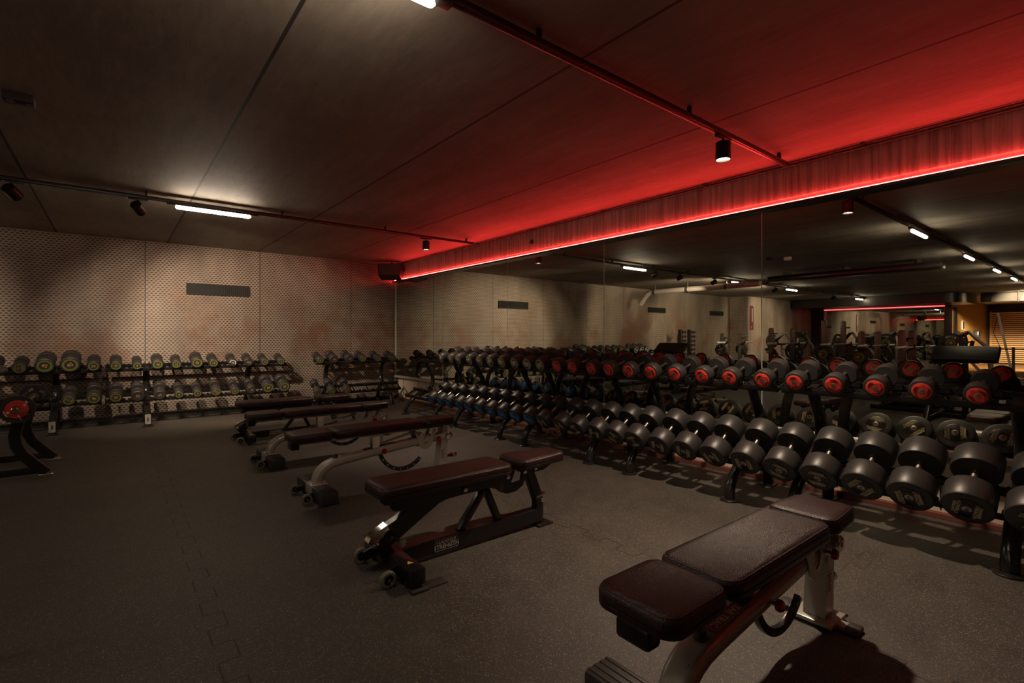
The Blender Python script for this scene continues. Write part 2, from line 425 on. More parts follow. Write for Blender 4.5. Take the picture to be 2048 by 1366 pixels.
# mirrors
ym = [7.06+1.71, 7.06, 5.35, 3.63, 1.93, .21, -1.5]
wh = ['in the corner beside the mesh wall', 'behind the blue capped dumbbells', 'behind the first red capped dumbbells', 'left of the long vertical joint', 'at the right edge of the picture', 'nearest the camera, outside the picture edge']
for i in range(6):
    a, b = ym[i], ym[i+1]
    o = thing('wall_mirror', 'tall frameless wall mirror ' + wh[i], 'mirror', (4.19, (a+b)/2, .457), (0, 0, 0), 'wall mirrors behind the long rack')
    MB().box((-.006+.006, 0, .88), (.006, a-b-.007, 1.76)).done('glass', M['mirror'], o, 0)
    MB().box((.0, (a-b)/2-.002, .88), (.008, .0036, 1.76)).done('edge', M['edge'], o, 0)
o = thing('wall_mirror', 'distant mirror under the far red light strip seen in the reflection', 'mirror', (-13.93, 5.95, .35), (0, 0, 0))
MB().box((0, 0, .93), (.008, 3.7, 1.86)).done('glass', M['mirror'], o, 0)

# vents
def vent(x, z0, z1, wd, lab, y=YB):
    o = thing('wall_vent', lab, 'vent', (x, y-.012, z0), (0, 0, 0), 'slotted vents in the mesh wall')
    h = z1-z0
    MB().box((0, .004, h/2), (wd, .012, h)).done('backing', M['vent'], o)
    f = MB()
    f.box((0, -.005, 0), (wd, .02, .012)).box((0, -.005, h), (wd, .02, .012)).box((-wd/2, -.005, h/2), (.012, .02, h)).box((wd/2, -.005, h/2), (.012, .02, h))
    f.done('frame', M['vent'], o)
    s = MB(); n = int(wd/.028)
    for k in range(1, n): s.box((-wd/2+wd*k/n, -.006, h/2), (.007, .014, h-.02))
    s.done('louvre', M['vent'], o)
    return o
vent(1.26, 1.83, 1.985, .84, 'long black slotted vent on the mesh wall above the left dumbbell rack')
vent(-4.18, 1.90, 2.04, .84, 'black slotted vent by the grey pipe, seen only in the mirror')
vent(-7.56, 1.90, 2.04, .84, 'black slotted vent nearest the wall corner, seen only in the mirror')

# speaker in the corner
sp = thing('wall_speaker', 'black loudspeaker hung from the ceiling in the red lit corner', 'speaker', (3.92, 8.45, 2.25), (R(-12), 0, R(-38)))
MB().prism([(-.19, 0), (.19, 0), (.21, .24), (-.21, .24)], -.13, .12, 'xz').done('cabinet', M['plastic'], sp)
MB().prism([(-.17, .015), (.17, .015), (.19, .225), (-.19, .225)], -.145, -.128, 'xz').done('grille', M['rubber'], sp)
MB().bar((-.2, 0, .26), (.2, 0, .26), .04, .012).bar((-.215, 0, .14), (-.205, 0, .27), .04, .01).bar((.215, 0, .14), (.205, 0, .27), .04, .01).cyl((0, 0, .26), (0, .05, .33), .015).done('bracket', M['black'], sp)

# little ceiling devices
dv = thing('ceiling_sensor', 'small black box sensor on the bare ceiling at upper left', 'sensor', (-.42, 3.9, 2.5))
MB().box((0, 0, .02), (.13, .09, .05), .006).done('housing', M['vent'], dv)
MB().cyl((-.03, -.03, -.004), (-.03, -.03, -.012), .018).box((.045, -.02, -.006), (.03, .02, .006)).done('lens', M['duct'], dv)
dv = thing('smoke_detector', 'pale round smoke detector on the ceiling, seen only in the mirror', 'smoke detector', (-.72, 3.75, 2.5))
MB().lathe([(.03, 0), (.055, .012), (.06, .06)], (0, 0, 0), (0, 0, 1)).done('housing', M['white'], dv)

# tracks, lamps and spots
def track(y, x0, x1, lab):
    o = thing('ceiling_track', lab, 'track', ((x0+x1)/2, y, 2.5), (0, 0, 0), 'ceiling light tracks')
    L = x1-x0
    MB().box((0, 0, .0), (L, .035, .032), .002).done('rail', M['track'], o)
    MB().box((0, 0, -.0175), (L-.02, .012, .004)).done('groove', M['plastic'], o)
    n = int(L/1.2)
    for k in range(n+1):
        MB().box((L/2-.12-k*1.2, 0, .036), (.016, .026, .048), .003).box((L/2-.12-k*1.2, .02, .035), (.012, .012, .018)).done('clip', M['black'], o)
    return o
YN, YF = 1.66, 5.82
track(YN, -12.6, 4.0, 'near black ceiling track running from top centre to the red beam')
track(YF, -12.6, 3.95, 'far black ceiling track in front of the mesh wall')
def lamp(x, y, lab, L=.66):
    o = thing('linear_lamp', lab, 'lamp', (x, y, 2.47), (0, 0, 0), 'linear lamps in the ceiling tracks')
    MB().box((0, 0, .004), (L+.14, .046, .02), .003).done('housing', M['track'], o)
    MB().lathe([(.004, -L/2), (.016, -L/2+.012), (.018, -L/2+.03), (.018, L/2-.03), (.016, L/2-.012), (.004, L/2)], (0, 0, -.02), (1, 0, -.02), 14).done('diffuser', M['lamp'], o)
NW = ['nearest', 'second', 'third', 'fourth', 'fifth']
for i, x in enumerate([.77, -2.34, -4.9, -7.1, -9.5]):
    lamp(x if i else .62, YN, 'glowing linear lamp on the near ceiling track, %s from the mirror' % NW[i])
for i, x in enumerate([.79, -3.1, -6.0, -11.3]):
    lamp(x, YF, 'glowing linear lamp on the far ceiling track, %s from the mirror' % NW[i])
def spot(x, y, target, lab, watts=0, angle=60, lit=False, up=False):
    o = thing('track_spotlight', lab, 'spotlight', (x, y, 2.43), (0, 0, 0), 'black track spotlights')
    d = (Vector(target)-Vector((x, y, 2.43))).normalized()
    c = Vector((0, 0, -.035)); a = c-d*.055; b = c+d*.065
    MB().box((0, 0, .045), (.15, .033, .02), .003).cyl((0, 0, .045), (0, 0, 0), .008).cyl((0, 0, .006), (0, 0, -.02), .014).done('stem', M['track'], o)
    MB().lathe([(.030, 0), (.046, .008), (.047, .115), (.047, .12), (.043, .12), (.041, .10)], a, a+d, 28).done('housing', M['black'], o)
    MB().lathe([(.040, 0), (.040, .003)], a+d*.106, a+d*1.106, 24).done('lens', M['spotface'] if lit else M['plastic'], o)
    if watts:
        l = point_light('spot_beam', (0, 0, 0), (1, 0, 0), watts, angle, .6, rad=.035)
        l.parent = o; l.location = a+d*.13; l.rotation_euler = d.to_track_quat('-Z', 'Y').to_euler()
spot(3.07, YN, (3.07, YN, 0), 'lit black cylinder spotlight near the red beam on the near track', SPOT_W*1.5, 100, True)
spot(3.2, YF, (3.2, YF, 0), 'black cylinder spotlight on the far track close to the red beam', SPOT_W*.7, 100, True)
spot(.17, YF, (1.75, YB, .95), 'tilted black spotlight left of the glowing linear lamp', SPOT_W*3.4, 66, True)
spot(-.67, YF, (.9, YB, .8), 'tilted black spotlight at the left edge of the picture', SPOT_W*1.5, 66, True)
spot(-2.0, YF, (-2.9, YB, 1.2), 'tilted black spotlight beside the second far lamp, seen only in the mirror', SPOT_W*2, 80, True)
spot(-2.75, YF, (-2.85, 7.0, 2.95), 'upturned spotlight washing the ceiling by the grey pipe in the mirror', SPOT_W*2.2, 110, True)
spot(-5.0, YF, (-6.4, YB, 1.2), 'tilted black spotlight lighting the small dumbbell trees, seen only in the mirror', SPOT_W*3, 100, True)
spot(-9.0, YF, (-9.4, 8.2, 1.1), 'tilted black spotlight beside the hanging banner, seen only in the mirror', SPOT_W*2, 90, True)
spot(-12.2, YN, (-21, 2.6, .9), 'distant spotlight aimed at the timber slats, seen only in the mirror', SPOT_W*60, 60, True)
spot(-11.9, YN, (-17.5, 3.9, 1.2), 'distant spotlight aimed at the timber panels, seen only in the mirror', SPOT_W*14, 60, True)

# ------------------------------------------------------------------ dumbbells
# kits are modelled on a dumbbell of radius 1 along X, front face towards -X; text and caps scale with it
def kit(kind, r=.1, L=.36):
    """returns an Empty dumbbell prototype"""
    o = thing('dumbbell', 'proto', 'dumbbell')
    hl = L*(.25 if kind == 'red' else .335)
    x0 = -L/2
    MB().lathe([(.020, -L/2+hl-.01), (.020, -L/2+hl), (.0165, -L/2+hl+.012), (.0185, 0), (.0165, L/2-hl-.012), (.020, L/2-hl), (.020, L/2-hl+.01)], seg=18).done('handle', M['steel'], o)
    e = .008
    if kind in ('green', 'plainpu', 'brown', 'whitec', 'slash'):
        prof = [(r*.80, x0+.001), (r*.88, x0), (r*.97, x0+.006), (r, x0+.014), (r, x0+hl*.82), (r*.95, x0+hl*.86), (r*.95, x0+hl*.9), (r*.985, x0+hl*.93), (r*.95, x0+hl), (r*.4, x0+hl)]
    else:
        prof = [(r*.86, x0), (r*.955, x0+.003), (r, x0+e+.003), (r*1.0, x0+hl-e), (r*.96, x0+hl), (r*.35, x0+hl)]
    head = MB().lathe(prof, seg=40).mesh('head', M['rubber_soft'] if kind not in ('green', 'plainpu', 'brown', 'whitec', 'slash') else M['rubber'], .6)
    caps = []
    def disc(ra, h, mat, name, base=0, rin=0):
        if rin: prof = [(rin, base), (ra, base), (ra, base+h), (rin, base+h)]
        else: prof = [(ra, 0), (ra, h*.6), (ra*.96, h)]
        me = MB()
        if rin: me.lathe(prof+[prof[0]], (x0, 0, 0), (x0-1, 0, 0), 36, cap=False)
        else: me.lathe([(ra, base), (ra, base+h*.6), (ra*.96, base+h)], (x0, 0, 0), (x0-1, 0, 0), 36)
        return name, me.mesh(name, mat, .6)
    capmat = {'red': M['red'], 'blue': M['blue'], 'grey': M['greycap'], 'black': M['plastic']}
    if kind in capmat:
        cr = {'red': .74, 'blue': .70, 'grey': .80, 'black': .62}[kind]*r
        cm = capmat[kind]
        caps.append(disc(cr, .003, cm, 'end_cap'))
        # raised square badge inside the disc
        sq = cr*.93
        b = MB(); b.prism([(sq*.98, 0), (0, sq*.98), (-sq*.98, 0), (0, -sq*.98)], x0-.003, x0-.0055, 'yz') if kind in ('red',) else b.box((x0-.004, 0, 0), (.003, sq*1.3, sq*1.3), .0008)
        caps.append(('badge', b.mesh('badge', cm, .6)))
        caps.append(disc(cr*.30, .0012, M['steel'] if kind != 'grey' else M['white'], 'number_disc', .0056))
        tm = M['cream'] if kind == 'black' else (M['ink'] if kind != 'grey' else M['plastic'])
        tx = text_mesh('HAMMER\nSTRENGTH', r*(.185 if kind == 'black' else .15), tm, .0003, r*.004)
        ms = []
        for a in (0, PI):
            ms.append(xf(tx, Matrix.Translation((x0-.0062, 0, 0)) @ Matrix.Rotation(a, 4, 'X') @ Matrix.Translation((0, 0, cr*(.62 if kind != 'black' else .62))) @ FACE))
        for m_ in ms: caps.append(('lettering', m_))
    else:
        if kind in ('green', 'slash'):
            caps.append(disc(r*.76, .001, M['green'] if kind == 'green' else M['white'], 'colour_ring', 0, r*(.56 if kind == 'green' else .66)))
        if kind == 'slash':
            caps.append(('stripe', MB().box((x0-.001, 0, 0), (.002, r*.16, r*1.35), 0, Matrix.Rotation(R(40), 3, 'X')).mesh('stripe', M['white'])))
        if kind == 'whitec':
            caps.append(('colour_ring', MB().sector(r*.55, r*.72, R(-10), R(200), x0-.001, x0-.002, 20).mesh('colour_ring', M['white'])))
        if kind == 'brown':
            caps.append(disc(r*.84, .001, M['brown'], 'end_cap'))
    for s in (0, PI):
        h = link('head', head, o); h.rotation_euler = (0, 0, s)
        for nm, me in caps: link(nm, me, h)
    o['r'] = r; o['L'] = L
    return o
KITS = {k: kit(k) for k in ('red', 'blue', 'grey', 'black', 'green', 'plainpu', 'brown', 'whitec', 'slash')}
_used = set()
NUMMAT = {'red': 'ink', 'blue': 'ink', 'grey': 'ink', 'black': 'ink', 'green': 'orange', 'plainpu': 'orange', 'brown': 'ink', 'whitec': 'white', 'slash': 'white'}
def place_db(kind, rad, length, center, rot, label, group, num=None):
    p = KITS[kind]; sc3 = (length/.36, rad/.1, rad/.1)
    if kind not in _used:
        _used.add(kind); o = p; o.location = center; o.rotation_euler = rot; o.scale = sc3; o['label'] = label; o['group'] = group
        # numerals below would be copied with the prototype, so keep a clean twin first
        KITS[kind] = o
    else:
        o = dup(p, center, rot, label, group, sc3)
        for c in o.children:
            for g in list(c.children):
                if g.name.split('.')[0] == 'numeral': bpy.data.objects.remove(g)
    for k in ('r', 'L'):
        if k in o: del o[k]
    if num:
        small = kind in ('red', 'blue', 'grey', 'black')
        tm = text_mesh(num, .022 if small else .062, M[NUMMAT[kind]], .0003, .0004 if small else .001)
        key = ('num', num, kind)
        if key not in _txt: _txt[key] = xf(tm, Matrix.Translation((-.18-(.0072 if small else .0016), 0, 0)) @ FACE)
        for c in o.children:
            if c.name.split('.')[0] == 'head': link('numeral', _txt[key], c)
    return o

# ------------------------------------------------------------------ racks
UP_R = ((-.47, .81), (-.30, .86)); LO_R = ((-.59, .25), (-.43, .355))
UP_B = ((-.50, .745), (-.325, .795)); LO_B = ((-.62, .345), (-.445, .415))
def tier_geo(t):
    (x0, z0), (x1, z1) = t; a = math.atan2(z1-z0, x1-x0); return (x0+x1)/2, (z0+z1)/2, a
def seat_on(t, rad):
    mx, mz, a = tier_geo(t); o = rad+.016
    return mx-math.sin(a)*o, mz+math.cos(a)*o, a
_sad = {}
def rack(loc, rz, length, ups, tiers, slots, label, group, plates=False):
    o = thing('dumbbell_rack', label, 'rack', loc, (0, 0, rz), group)
    up, lo = tiers
    ux, uz, ua = tier_geo(up); lx, lz, la = tier_geo(lo)
    path = [(-.71, .012), (-.712, .05), (-.695, .11), (-.655, .17), (-.60, .215), (-.54, .25), (-.46, .28), (-.38, .31), (-.31, .35), (-.262, .40), (-.235, .46), (-.235, .52), (-.25, .58), (-.275, .64), (-.31, .69), (ux+.02, uz-.045), (ux-.005, uz-.012)]
    for y in ups:
        MB().tube([(x, y, z) for x, z in path], (.038, .028), 18).done('upright', M['black_worn'], o)
        MB().lathe([(.066, 0), (.066, .008), (.058, .014), (.0, .014)], (-.71, y, 0), (-.71, y, 1), 28).done('foot_flange', M['black'], o)
        MB().rtube([(-.30, y, .36), (-.20, y, .30), (-.13, y, .20), (-.10, y, .10), (-.095, y, .012)], .034, .022, .008).done('rear_leg', M['black'], o)
        MB().box((-.09, y, .006), (.13, .11, .012), .004).done('foot_plate', M['black'], o)
        if plates:
            MB().box((-.745, y, .10), (.006, .062, .13), 0, Matrix.Rotation(R(-2), 3, 'Y')).done('name_plate', M['tag'], o)
            tm = text_mesh('HAMMER\nSTRENGTH', .0115, M['plastic'], .0004, .0003)
            link('lettering', xf(tm, Matrix.Translation((-.7495, y, .10)) @ Matrix.Rotation(PI/2, 4, 'X') @ FACE), o)
    for t, nm in ((up, 'upper'), (lo, 'lower')):
        (x0, z0), (x1, z1) = t; mx, mz, a = tier_geo(t); rot = Matrix.Rotation(-a, 3, 'Y'); W = math.hypot(x1-x0, z1-z0)
        def P(u, v=0): return (mx+math.cos(a)*u-math.sin(a)*v, mz+math.sin(a)*u+math.cos(a)*v)
        for s, nn in ((-1, 'front_rail'), (1, 'rear_rail')):
            px, pz = P(s*W/2)
            MB().box((px, 0, pz), (.010, length, .042), .002, rot).box((P(s*W/2-s*.012, -.017)[0], 0, P(s*W/2-s*.012, -.017)[1]), (.03, length, .006), 0, rot).done(nn, M['black'], o)
        e = MB()
        for y in [-length/2+.006, length/2-.006]+list(ups): e.box((P(0, -.012)[0], y, P(0, -.012)[1]), (W, .012 if abs(y) > length/2-.01 else .06, .026), .001, rot)
        e.done('cross_bar', M['black'], o)
        n = slots; pitch = length/n
        for k in range(n):
            y = -length/2+pitch*(k+.5)
            s = MB()
            for u in (-W/2+.012, W/2-.012):
                pr = []
                hw = pitch*.44
                top = [(-hw, .020), (-hw*.9, .028), (-hw*.6, .012), (-hw*.3, .003), (0, 0), (hw*.3, .003), (hw*.6, .012), (hw*.9, .028), (hw, .020)]
                poly = top+[(hw, -.012), (-hw, -.012)]
                b = bmesh.new(); vs = []
                for uu in (u-.012, u+.012):
                    for yy, v in poly:
                        q_ = P(uu, v+.008); vs.append(b.verts.new((q_[0], y+yy, q_[1])))
                m_ = len(poly); b.faces.new(vs[:m_]); b.faces.new(vs[m_:][::-1])
                for i in range(m_): b.faces.new((vs[i], vs[(i+1) % m_], vs[m_+(i+1) % m_], vs[m_+i]))
                s.merge(b)
            q0, q1 = P(-W/2+.012, .002), P(W/2-.012, .002)
            s.bar((q0[0], y, q0[1]), (q1[0], y, q1[1]), .02, .008)
            s.done('saddle', M['plastic'], o)
    return o
RG = 'two tier dumbbell racks along the mirror'
yc = [6.555, 5.09, 3.68, 2.29, .90, -.52]
uo = [.435, .49, .48, .45, .51, .49]
rl = ['empty ended two tier rack in the corner by the mesh wall', 'two tier rack under the grey capped dumbbells', 'two tier rack where the grey capped dumbbells turn to red', 'two tier rack at the middle of the red capped row', 'two tier rack with the red dumbbells marked 8 and 10', 'two tier rack cut by the right edge of the picture']
for i, y in enumerate(yc):
    rack((XM, y, 0), 0, 1.36, (-uo[i], uo[i]), (UP_R, LO_R), 6, 'black ' + rl[i], RG)

S1, S2 = 1.028, 1.067
upy = [v*S1 for v in [5.99, 5.74, 5.55, 5.29, 5.06, 4.84, 4.61, 4.37, 4.15, 3.94, 3.69, 3.47, 3.22, 3.01, 2.79, 2.56, 2.33, 2.09, 1.87, 1.63, 1.42, 1.19, .97, .75, .52]]
upn = ['50', '48', '46', '44', '42', '40', '38', '36', '34', '32', '32', '30', '28', '26', '24', '22', '20', '18', '16', '14', '12', '10', '8', '6', '4']
for i, y in enumerate(upy):
    red = i >= 10; rad = .080 if not red else .078 - (i-10)*.0009
    if i == 24: rad = .061
    L = .35 if not red else .34-(i-10)*.004
    x, z, a = seat_on(UP_R, rad)
    if red:
        j = i-10
        lab = 'red capped dumbbell marked %s, %s red one from the left' % (upn[i], ORD[j])
    else: lab = 'grey capped dumbbell on the upper mirror rack, %s from the corner' % ORD[i]
    place_db('red' if red else 'grey', rad, L, (XM+x, y, z), (random.uniform(-PI, PI), -a, 0), lab, 'red capped dumbbells on the upper tier' if red else 'grey capped dumbbells on the upper tier', upn[i])
loy = [v*S2 for v in [5.82, 5.57, 5.38, 5.13, 4.93, 4.70, 4.48, 4.26, 4.04, 3.82, 3.61, 3.37, 3.16, 2.93, 2.72, 2.51, 2.28, 2.06, 1.84, 1.61, 1.39, 1.17, .95, .735, .51, .28]]
for i, y in enumerate(loy):
    blk = i >= 10; rad = .088+.0006*i if not blk else .093+(i-10)*.00125
    L = .36 if not blk else .36+(i-10)*.003
    x, z, a = seat_on(LO_R, rad)
    lab = ('big black capped dumbbell below the red row, %s black one from the left' % ORD[i-10]) if blk else ('blue capped dumbbell on the lower mirror rack, %s from the corner' % ORD[i])
    place_db('black' if blk else 'blue', rad, L, (XM+x, y, z), (random.uniform(-PI, PI), -a, 0), lab, 'black capped dumbbells on the lower tier' if blk else 'blue capped dumbbells on the lower tier', str(18+2*i) if blk else str(2+i))

# back wall racks
BG = 'dumbbell racks against the mesh wall'
rack((1.01, YB, 0), PI/2, 2.22, (-.60, .67), (UP_B, LO_B), 10, 'black two tier dumbbell rack under the long wall vent', BG, True)
rack((-1.24, YB, 0), PI/2, 2.22, (-.65, .67), (UP_B, LO_B), 10, 'black two tier dumbbell rack at the left edge behind the red centred plates', BG, True)
rack((-3.2, YB, 0), PI/2, 1.4, (-.45, .45), (UP_B, LO_B), 6, 'black dumbbell rack behind the sloped curl pad, seen only in the mirror', BG)
rack((3.31, YB, 0), PI/2, 1.46, (-.50, .50), (UP_B, LO_R), 6, 'short black rack by the corner with a half empty lower tier', BG)
bx = [v*1.012 for v in [-1.10, -.88, -.66, -.43, -.21, .01, .23, .45, .66, .90, 1.10, 1.34, 1.55, 1.77, 2.0]]
br = [.07, .062, .085, .09, .063, .06, .05, .062, .055, .07, .058, .055, .055, .052, .05]
bn = ['40', '17,5', '45', '45', '30', '25', '9', '18', '12', '35', '14', '10', '22,5', '15', '6']
bk = ['green']*15; bk[11] = 'whitec'; bk[12] = 'plainpu'
def back_row(xs, rs, ns, ks, tier, where, grp, lens=.30):
    rs = [v*1.1 for v in rs]
    for i, x in enumerate(xs):
        dx, z, a = seat_on(tier, rs[i])
        o = ORD[i]
        desc = {'green': 'green ringed black dumbbell', 'plainpu': 'ringless black dumbbell', 'whitec': 'black dumbbell with a broken white ring', 'slash': 'dumbbell with white slashed ring', 'brown': 'black dumbbell with a tan face'}[ks[i]]
        size = 'large ' if rs[i] >= .077 else ('small ' if rs[i] <= .0573 else '')
        place_db(ks[i], rs[i], lens+.6*(rs[i]-.066), (x, YB+dx, z), (random.uniform(-.7, .7), -a, PI/2), (size+desc+' '+where) % o, grp, ns[i])
back_row(bx, br, bn, bk, UP_B, 'on the left racks, %s from left on top', 'dumbbells on the upper tier of the left wall racks')
lx_ = [v*1.028 for v in [-.43, -.20, .01, .23, .46, .67, .88, 1.10, 1.33, 1.54, 1.76, 1.98]]
lr_ = [.062, .07, .067, .067, .062, .05, .05, .06, .055, .055, .078, .078]
lk_ = ['green']*12; lk_[3] = lk_[4] = lk_[9] = 'plainpu'
back_row(lx_, lr_, ['17,5', '40', '20', '25', '25', '8', '9', '37,5', '27', '30', '45', '35'], lk_, LO_B, 'on the left racks, %s from left below', 'dumbbells on the lower tier of the left wall racks')
back_row([v*1.012 for v in [2.59, 2.81, 3.07, 3.30, 3.57, 3.84]], [.054, .064, .064, .058, .055, .055], ['9', '35', '36', '32', '10', '25'], ['green', 'plainpu', 'plainpu', 'green', 'green', 'green'], UP_B, 'on the short corner rack, %s from left on top', 'dumbbells on the short corner rack')
back_row([v*1.02 for v in [2.50, 2.72, 2.97]], [.056, .06, .058], ['6', '35', None], ['green', 'green', 'brown'], LO_R, 'on the short corner rack, %s from left below', 'dumbbells on the short corner rack')
ux_ = [-1.34, -1.60, -1.85, -2.10, -2.45, -2.68, -2.91]
back_row(ux_, [.075, .07, .075, .07, .088, .088, .088], ['30', '32', '34', '36', None, None, None], ['green']*4+['slash']*3, UP_B, 'seen only in the mirror, %s in its row', 'dumbbells on the wall rack seen in the mirror')

# ------------------------------------------------------------------ benches
def pad(name, x0, x1, hw, z0, z1, parent, mat, taper=0, r=.022):
    """upholstered pad: rounded top cushion with a welt and a thinner lower layer"""
    def outline(ins, cr=.055):
        a0, a1, h0, h1 = x0+ins, x1-ins, hw-ins-(taper if taper > 0 else 0), hw-ins+(taper if taper < 0 else 0)
        pts = []
        c = max(cr-ins, .012)
        for cx, cy, a in ((a1-c, h1-c, 0), (a0+c, h0-c, 90), (a0+c, -h0+c, 180), (a1-c, -h1+c, 270)):
            for k in range(6): pts.append((cx+c*math.cos(R(a+k*18)), cy+c*math.sin(R(a+k*18))))
        return pts
    T = z1-z0; b = bmesh.new(); rings = []
    lev = [(.012, 0), (.002, .08), (0, .18), (0, .33), (.004, .36), (.0, .40), (0, .70), (.003, .82), (.010, .92), (.022, .985), (.036, 1.0)]
    for ins, f in lev: rings.append([b.verts.new((x, y, z0+T*f)) for x, y in outline(ins)])
    n = len(rings[0])
    for i in range(len(rings)-1):
        for j in range(n): b.faces.new((rings[i][j], rings[i][(j+1) % n], rings[i+1][(j+1) % n], rings[i+1][j]))
    b.faces.new(rings[0][::-1]); b.faces.new(rings[-1])
    m = MB(); m.merge(b); o = m.done(name, mat, parent, .9)
    # piping seam
    pts = [Vector((x, y, z0+T*.90)) for x, y in outline(.0095)]; pts.append(pts[0])
    s = MB(); k = 6
    for i in range(len(pts)-1):
        s.lathe([(.0022, 0), (.0022, (pts[i+1]-pts[i]).length)], pts[i], pts[i+1]+(pts[i+1]-pts[i])*.001, k, cap=False)
    s.done('piping', M['vinyl_side'], o)
    return o
def wheel(c, parent, r=.036, w=.024):
    c = Vector(c); a = c-Vector((0, w/2, 0))
    o = MB().lathe([(r*.62, 0), (r*.9, 0), (r, .004), (r, w-.004), (r*.9, w), (r*.62, w), (r*.62, 0)], a, a+Vector((0, 1, 0)), 28, cap=False).done('wheel', M['wheel'], parent)
    h = MB().lathe([(.006, -.001), (r*.2, 0), (r*.22, w*.3), (r*.62, w*.35), (r*.62, w*.65), (r*.22, w*.7), (r*.2, w), (.006, w+.001)], a, a+Vector((0, 1, 0)), 20).done('hub', M['plastic'], o)
    MB().cyl(c-Vector((0, w/2+.006, 0)), c+Vector((0, w/2+.006, 0)), .007).done('axle', M['chrome'], o)
    return o
def bolt(c, parent, r=.014, L=.012, d=-1):
    c = Vector(c)
    return MB().lathe([(r, 0), (r, L*.5), (r*.75, L*.9), (r*.3, L)], c, c+Vector((0, d, 0)), 18).done('bolt', M['chrome'], parent)

def star_bench(loc, label, logo):
    o = thing('adjustable_bench', label, 'bench', loc, (0, 0, 0), 'silver framed adjustable benches')
    # front foot: silver sleeve between ribbed black rubber blocks
    MB().box((0, 0, .062), (.125, .15, .085), .012).done('foot_sleeve', M['silver_worn'], o)
    for s in (-1, 1):
        b = MB().box((0, s*.185, .053), (.125, .225, .088), .014)
        for k in range(4): b.box((-.042+k*.028, s*.185, .097), (.012, .21, .006), .002)
        b.done('rubber_block', M['rubber'], o)
        MB().box((-.0, s*.26, .006), (.15, .05, .012), .004).done('floor_pad', M['rubber'], o)
        MB().bar((-.05, s*.12, .05), (-.115, s*.12, .040), .014, .035).done('wheel_fork', M['black'], o)
        wheel((-.115, s*.15, .037), o)
    for sx in (-.045, .045):
        for sy in (-.055, .055): MB().cyl((sx, sy, .10), (sx, sy, .112), .007).done('screw', M['chrome'], o)
    # main tube
    path = [(0, 0, .085), (-.002, 0, .12), (.010, 0, .155), (.035, 0, .19), (.075, 0, .217), (.125, 0, .234), (.20, 0, .245), (.50, 0, .275), (.83, 0, .305), (1.105, 0, .318)]
    MB().rtube(path, .049, .032, .022).done('main_tube', M['silver_worn'], o)
    # rear post with pivot
    MB().prism([(1.010, .03), (1.10, .03), (1.11, .32), (1.10, .43), (1.06, .43), (1.045, .28)], -.042, .042).done('post', M['silver'], o)
    MB().box((1.055, 0, .018), (.16, .16, .02), .008).box((1.055, 0, .01), (.06, .26, .02), .006).done('base_plate', M['silver'], o)
    for s in (-1, 1): MB().box((1.055, s*.13, .012), (.08, .05, .024), .008).done('rubber_foot', M['rubber'], o)
    p = MB().cyl((1.105, -.062, .322), (1.105, .062, .322), .036, seg=28).done('pivot', M['silver'], o)
    for s in (-1, 1):
        MB().lathe([(.036, 0), (.036, .006), (.028, .012), (.012, .012), (.01, .006)], (1.105, s*.060, .322), (1.105, s*1.06, .322), 24).done('pivot_cap', M['chrome'], p)
    for x, z in ((.995, .314), (.50, .275)):
        k = MB().cyl((x, -.038, z), (x, -.072, z), .009).done('pull_pin', M['chrome'], o)
        MB().lathe([(.010, 0), (.020, .004), (.021, .016), (.016, .024), (.005, .026)], (x, -.070, z), (x, -1.07, z), 22).done('knob', M['knob'], k)
    # carriage under the pads
    MB().box((.33, 0, .413), (1.02, .055, .028), .005).box((.10, 0, .416), (.05, .12, .028), .004).done('carriage_bar', M['silver'], o)
    MB().box((-.165, 0, .400), (.06, .11, .06), .012).done('end_block', M['plastic'], o)
    MB().prism([(.425, .390), (.485, .390), (.48, .30), (.455, .285), (.425, .305)], -.026, .026).done('strut', M['chrome'], o)
    MB().bar((.36, 0, .293), (.62, 0, .316), .05, .014, bevel=.005).done('slider', M['plastic'], o)
    MB().bar((.48, 0, .32), (.80, 0, .385), .016, .016).done('link_rod', M['silver'], o)
    # J shaped ladder bracket
    for s in (-1, 1):
        j = [(.78, .385), (.83, .39), (.872, .36), (.858, .31), (.868, .285), (.892, .276), (.912, .286), (.925, .31), (.955, .40), (.99, .40), (.955, .29), (.93, .25), (.895, .236), (.855, .242), (.825, .268), (.815, .31)]
        MB().prism(j, s*.052-.003, s*.052+.003).done('ladder_bracket', M['silver'], o)
        bolt((.835, s*.056, .368), o, .013, .010, s)
    MB().box((.97, 0, .418), (.24, .07, .03), .006).done('seat_carrier', M['black'], o)
    # arc adjuster
    cx, cz = .70, .30
    n = 16; a0, a1 = R(197), R(318)
    pts0 = [(cx+.225*math.cos(a0+(a1-a0)*k/n), cz+.225*math.sin(a0+(a1-a0)*k/n)) for k in range(n+1)]
    pts1 = [(cx+.195*math.cos(a1-(a1-a0)*k/n), cz+.195*math.sin(a1-(a1-a0)*k/n)) for k in range(n+1)]
    ar = MB().prism(pts0+pts1, -.010, .010).done('adjuster_arc', M['black'], o)
    for k in range(7):
        a = a0+R(14)+(a1-a0-R(18))*k/6
        c = (cx+.21*math.cos(a), 0, cz+.21*math.sin(a))
        MB().cyl((c[0], -.014, c[2]), (c[0], .014, c[2]), .0055, seg=12).done('stop_pin', M['chrome'], ar)
    # handle at the post
    lv = MB().cyl((1.095, 0, .135), (1.165, 0, .135), .013).done('handle', M['plastic'], o)
    MB().cyl((1.165, 0, .135), (1.18, 0, .135), .019).done('red_collar', M['knob'], lv)
    MB().lathe([(.019, 0), (.020, .035), (.016, .04), (.01, .04)], (1.18, 0, .135), (2.18, 0, .135), 20).done('grip', M['chrome'], lv)
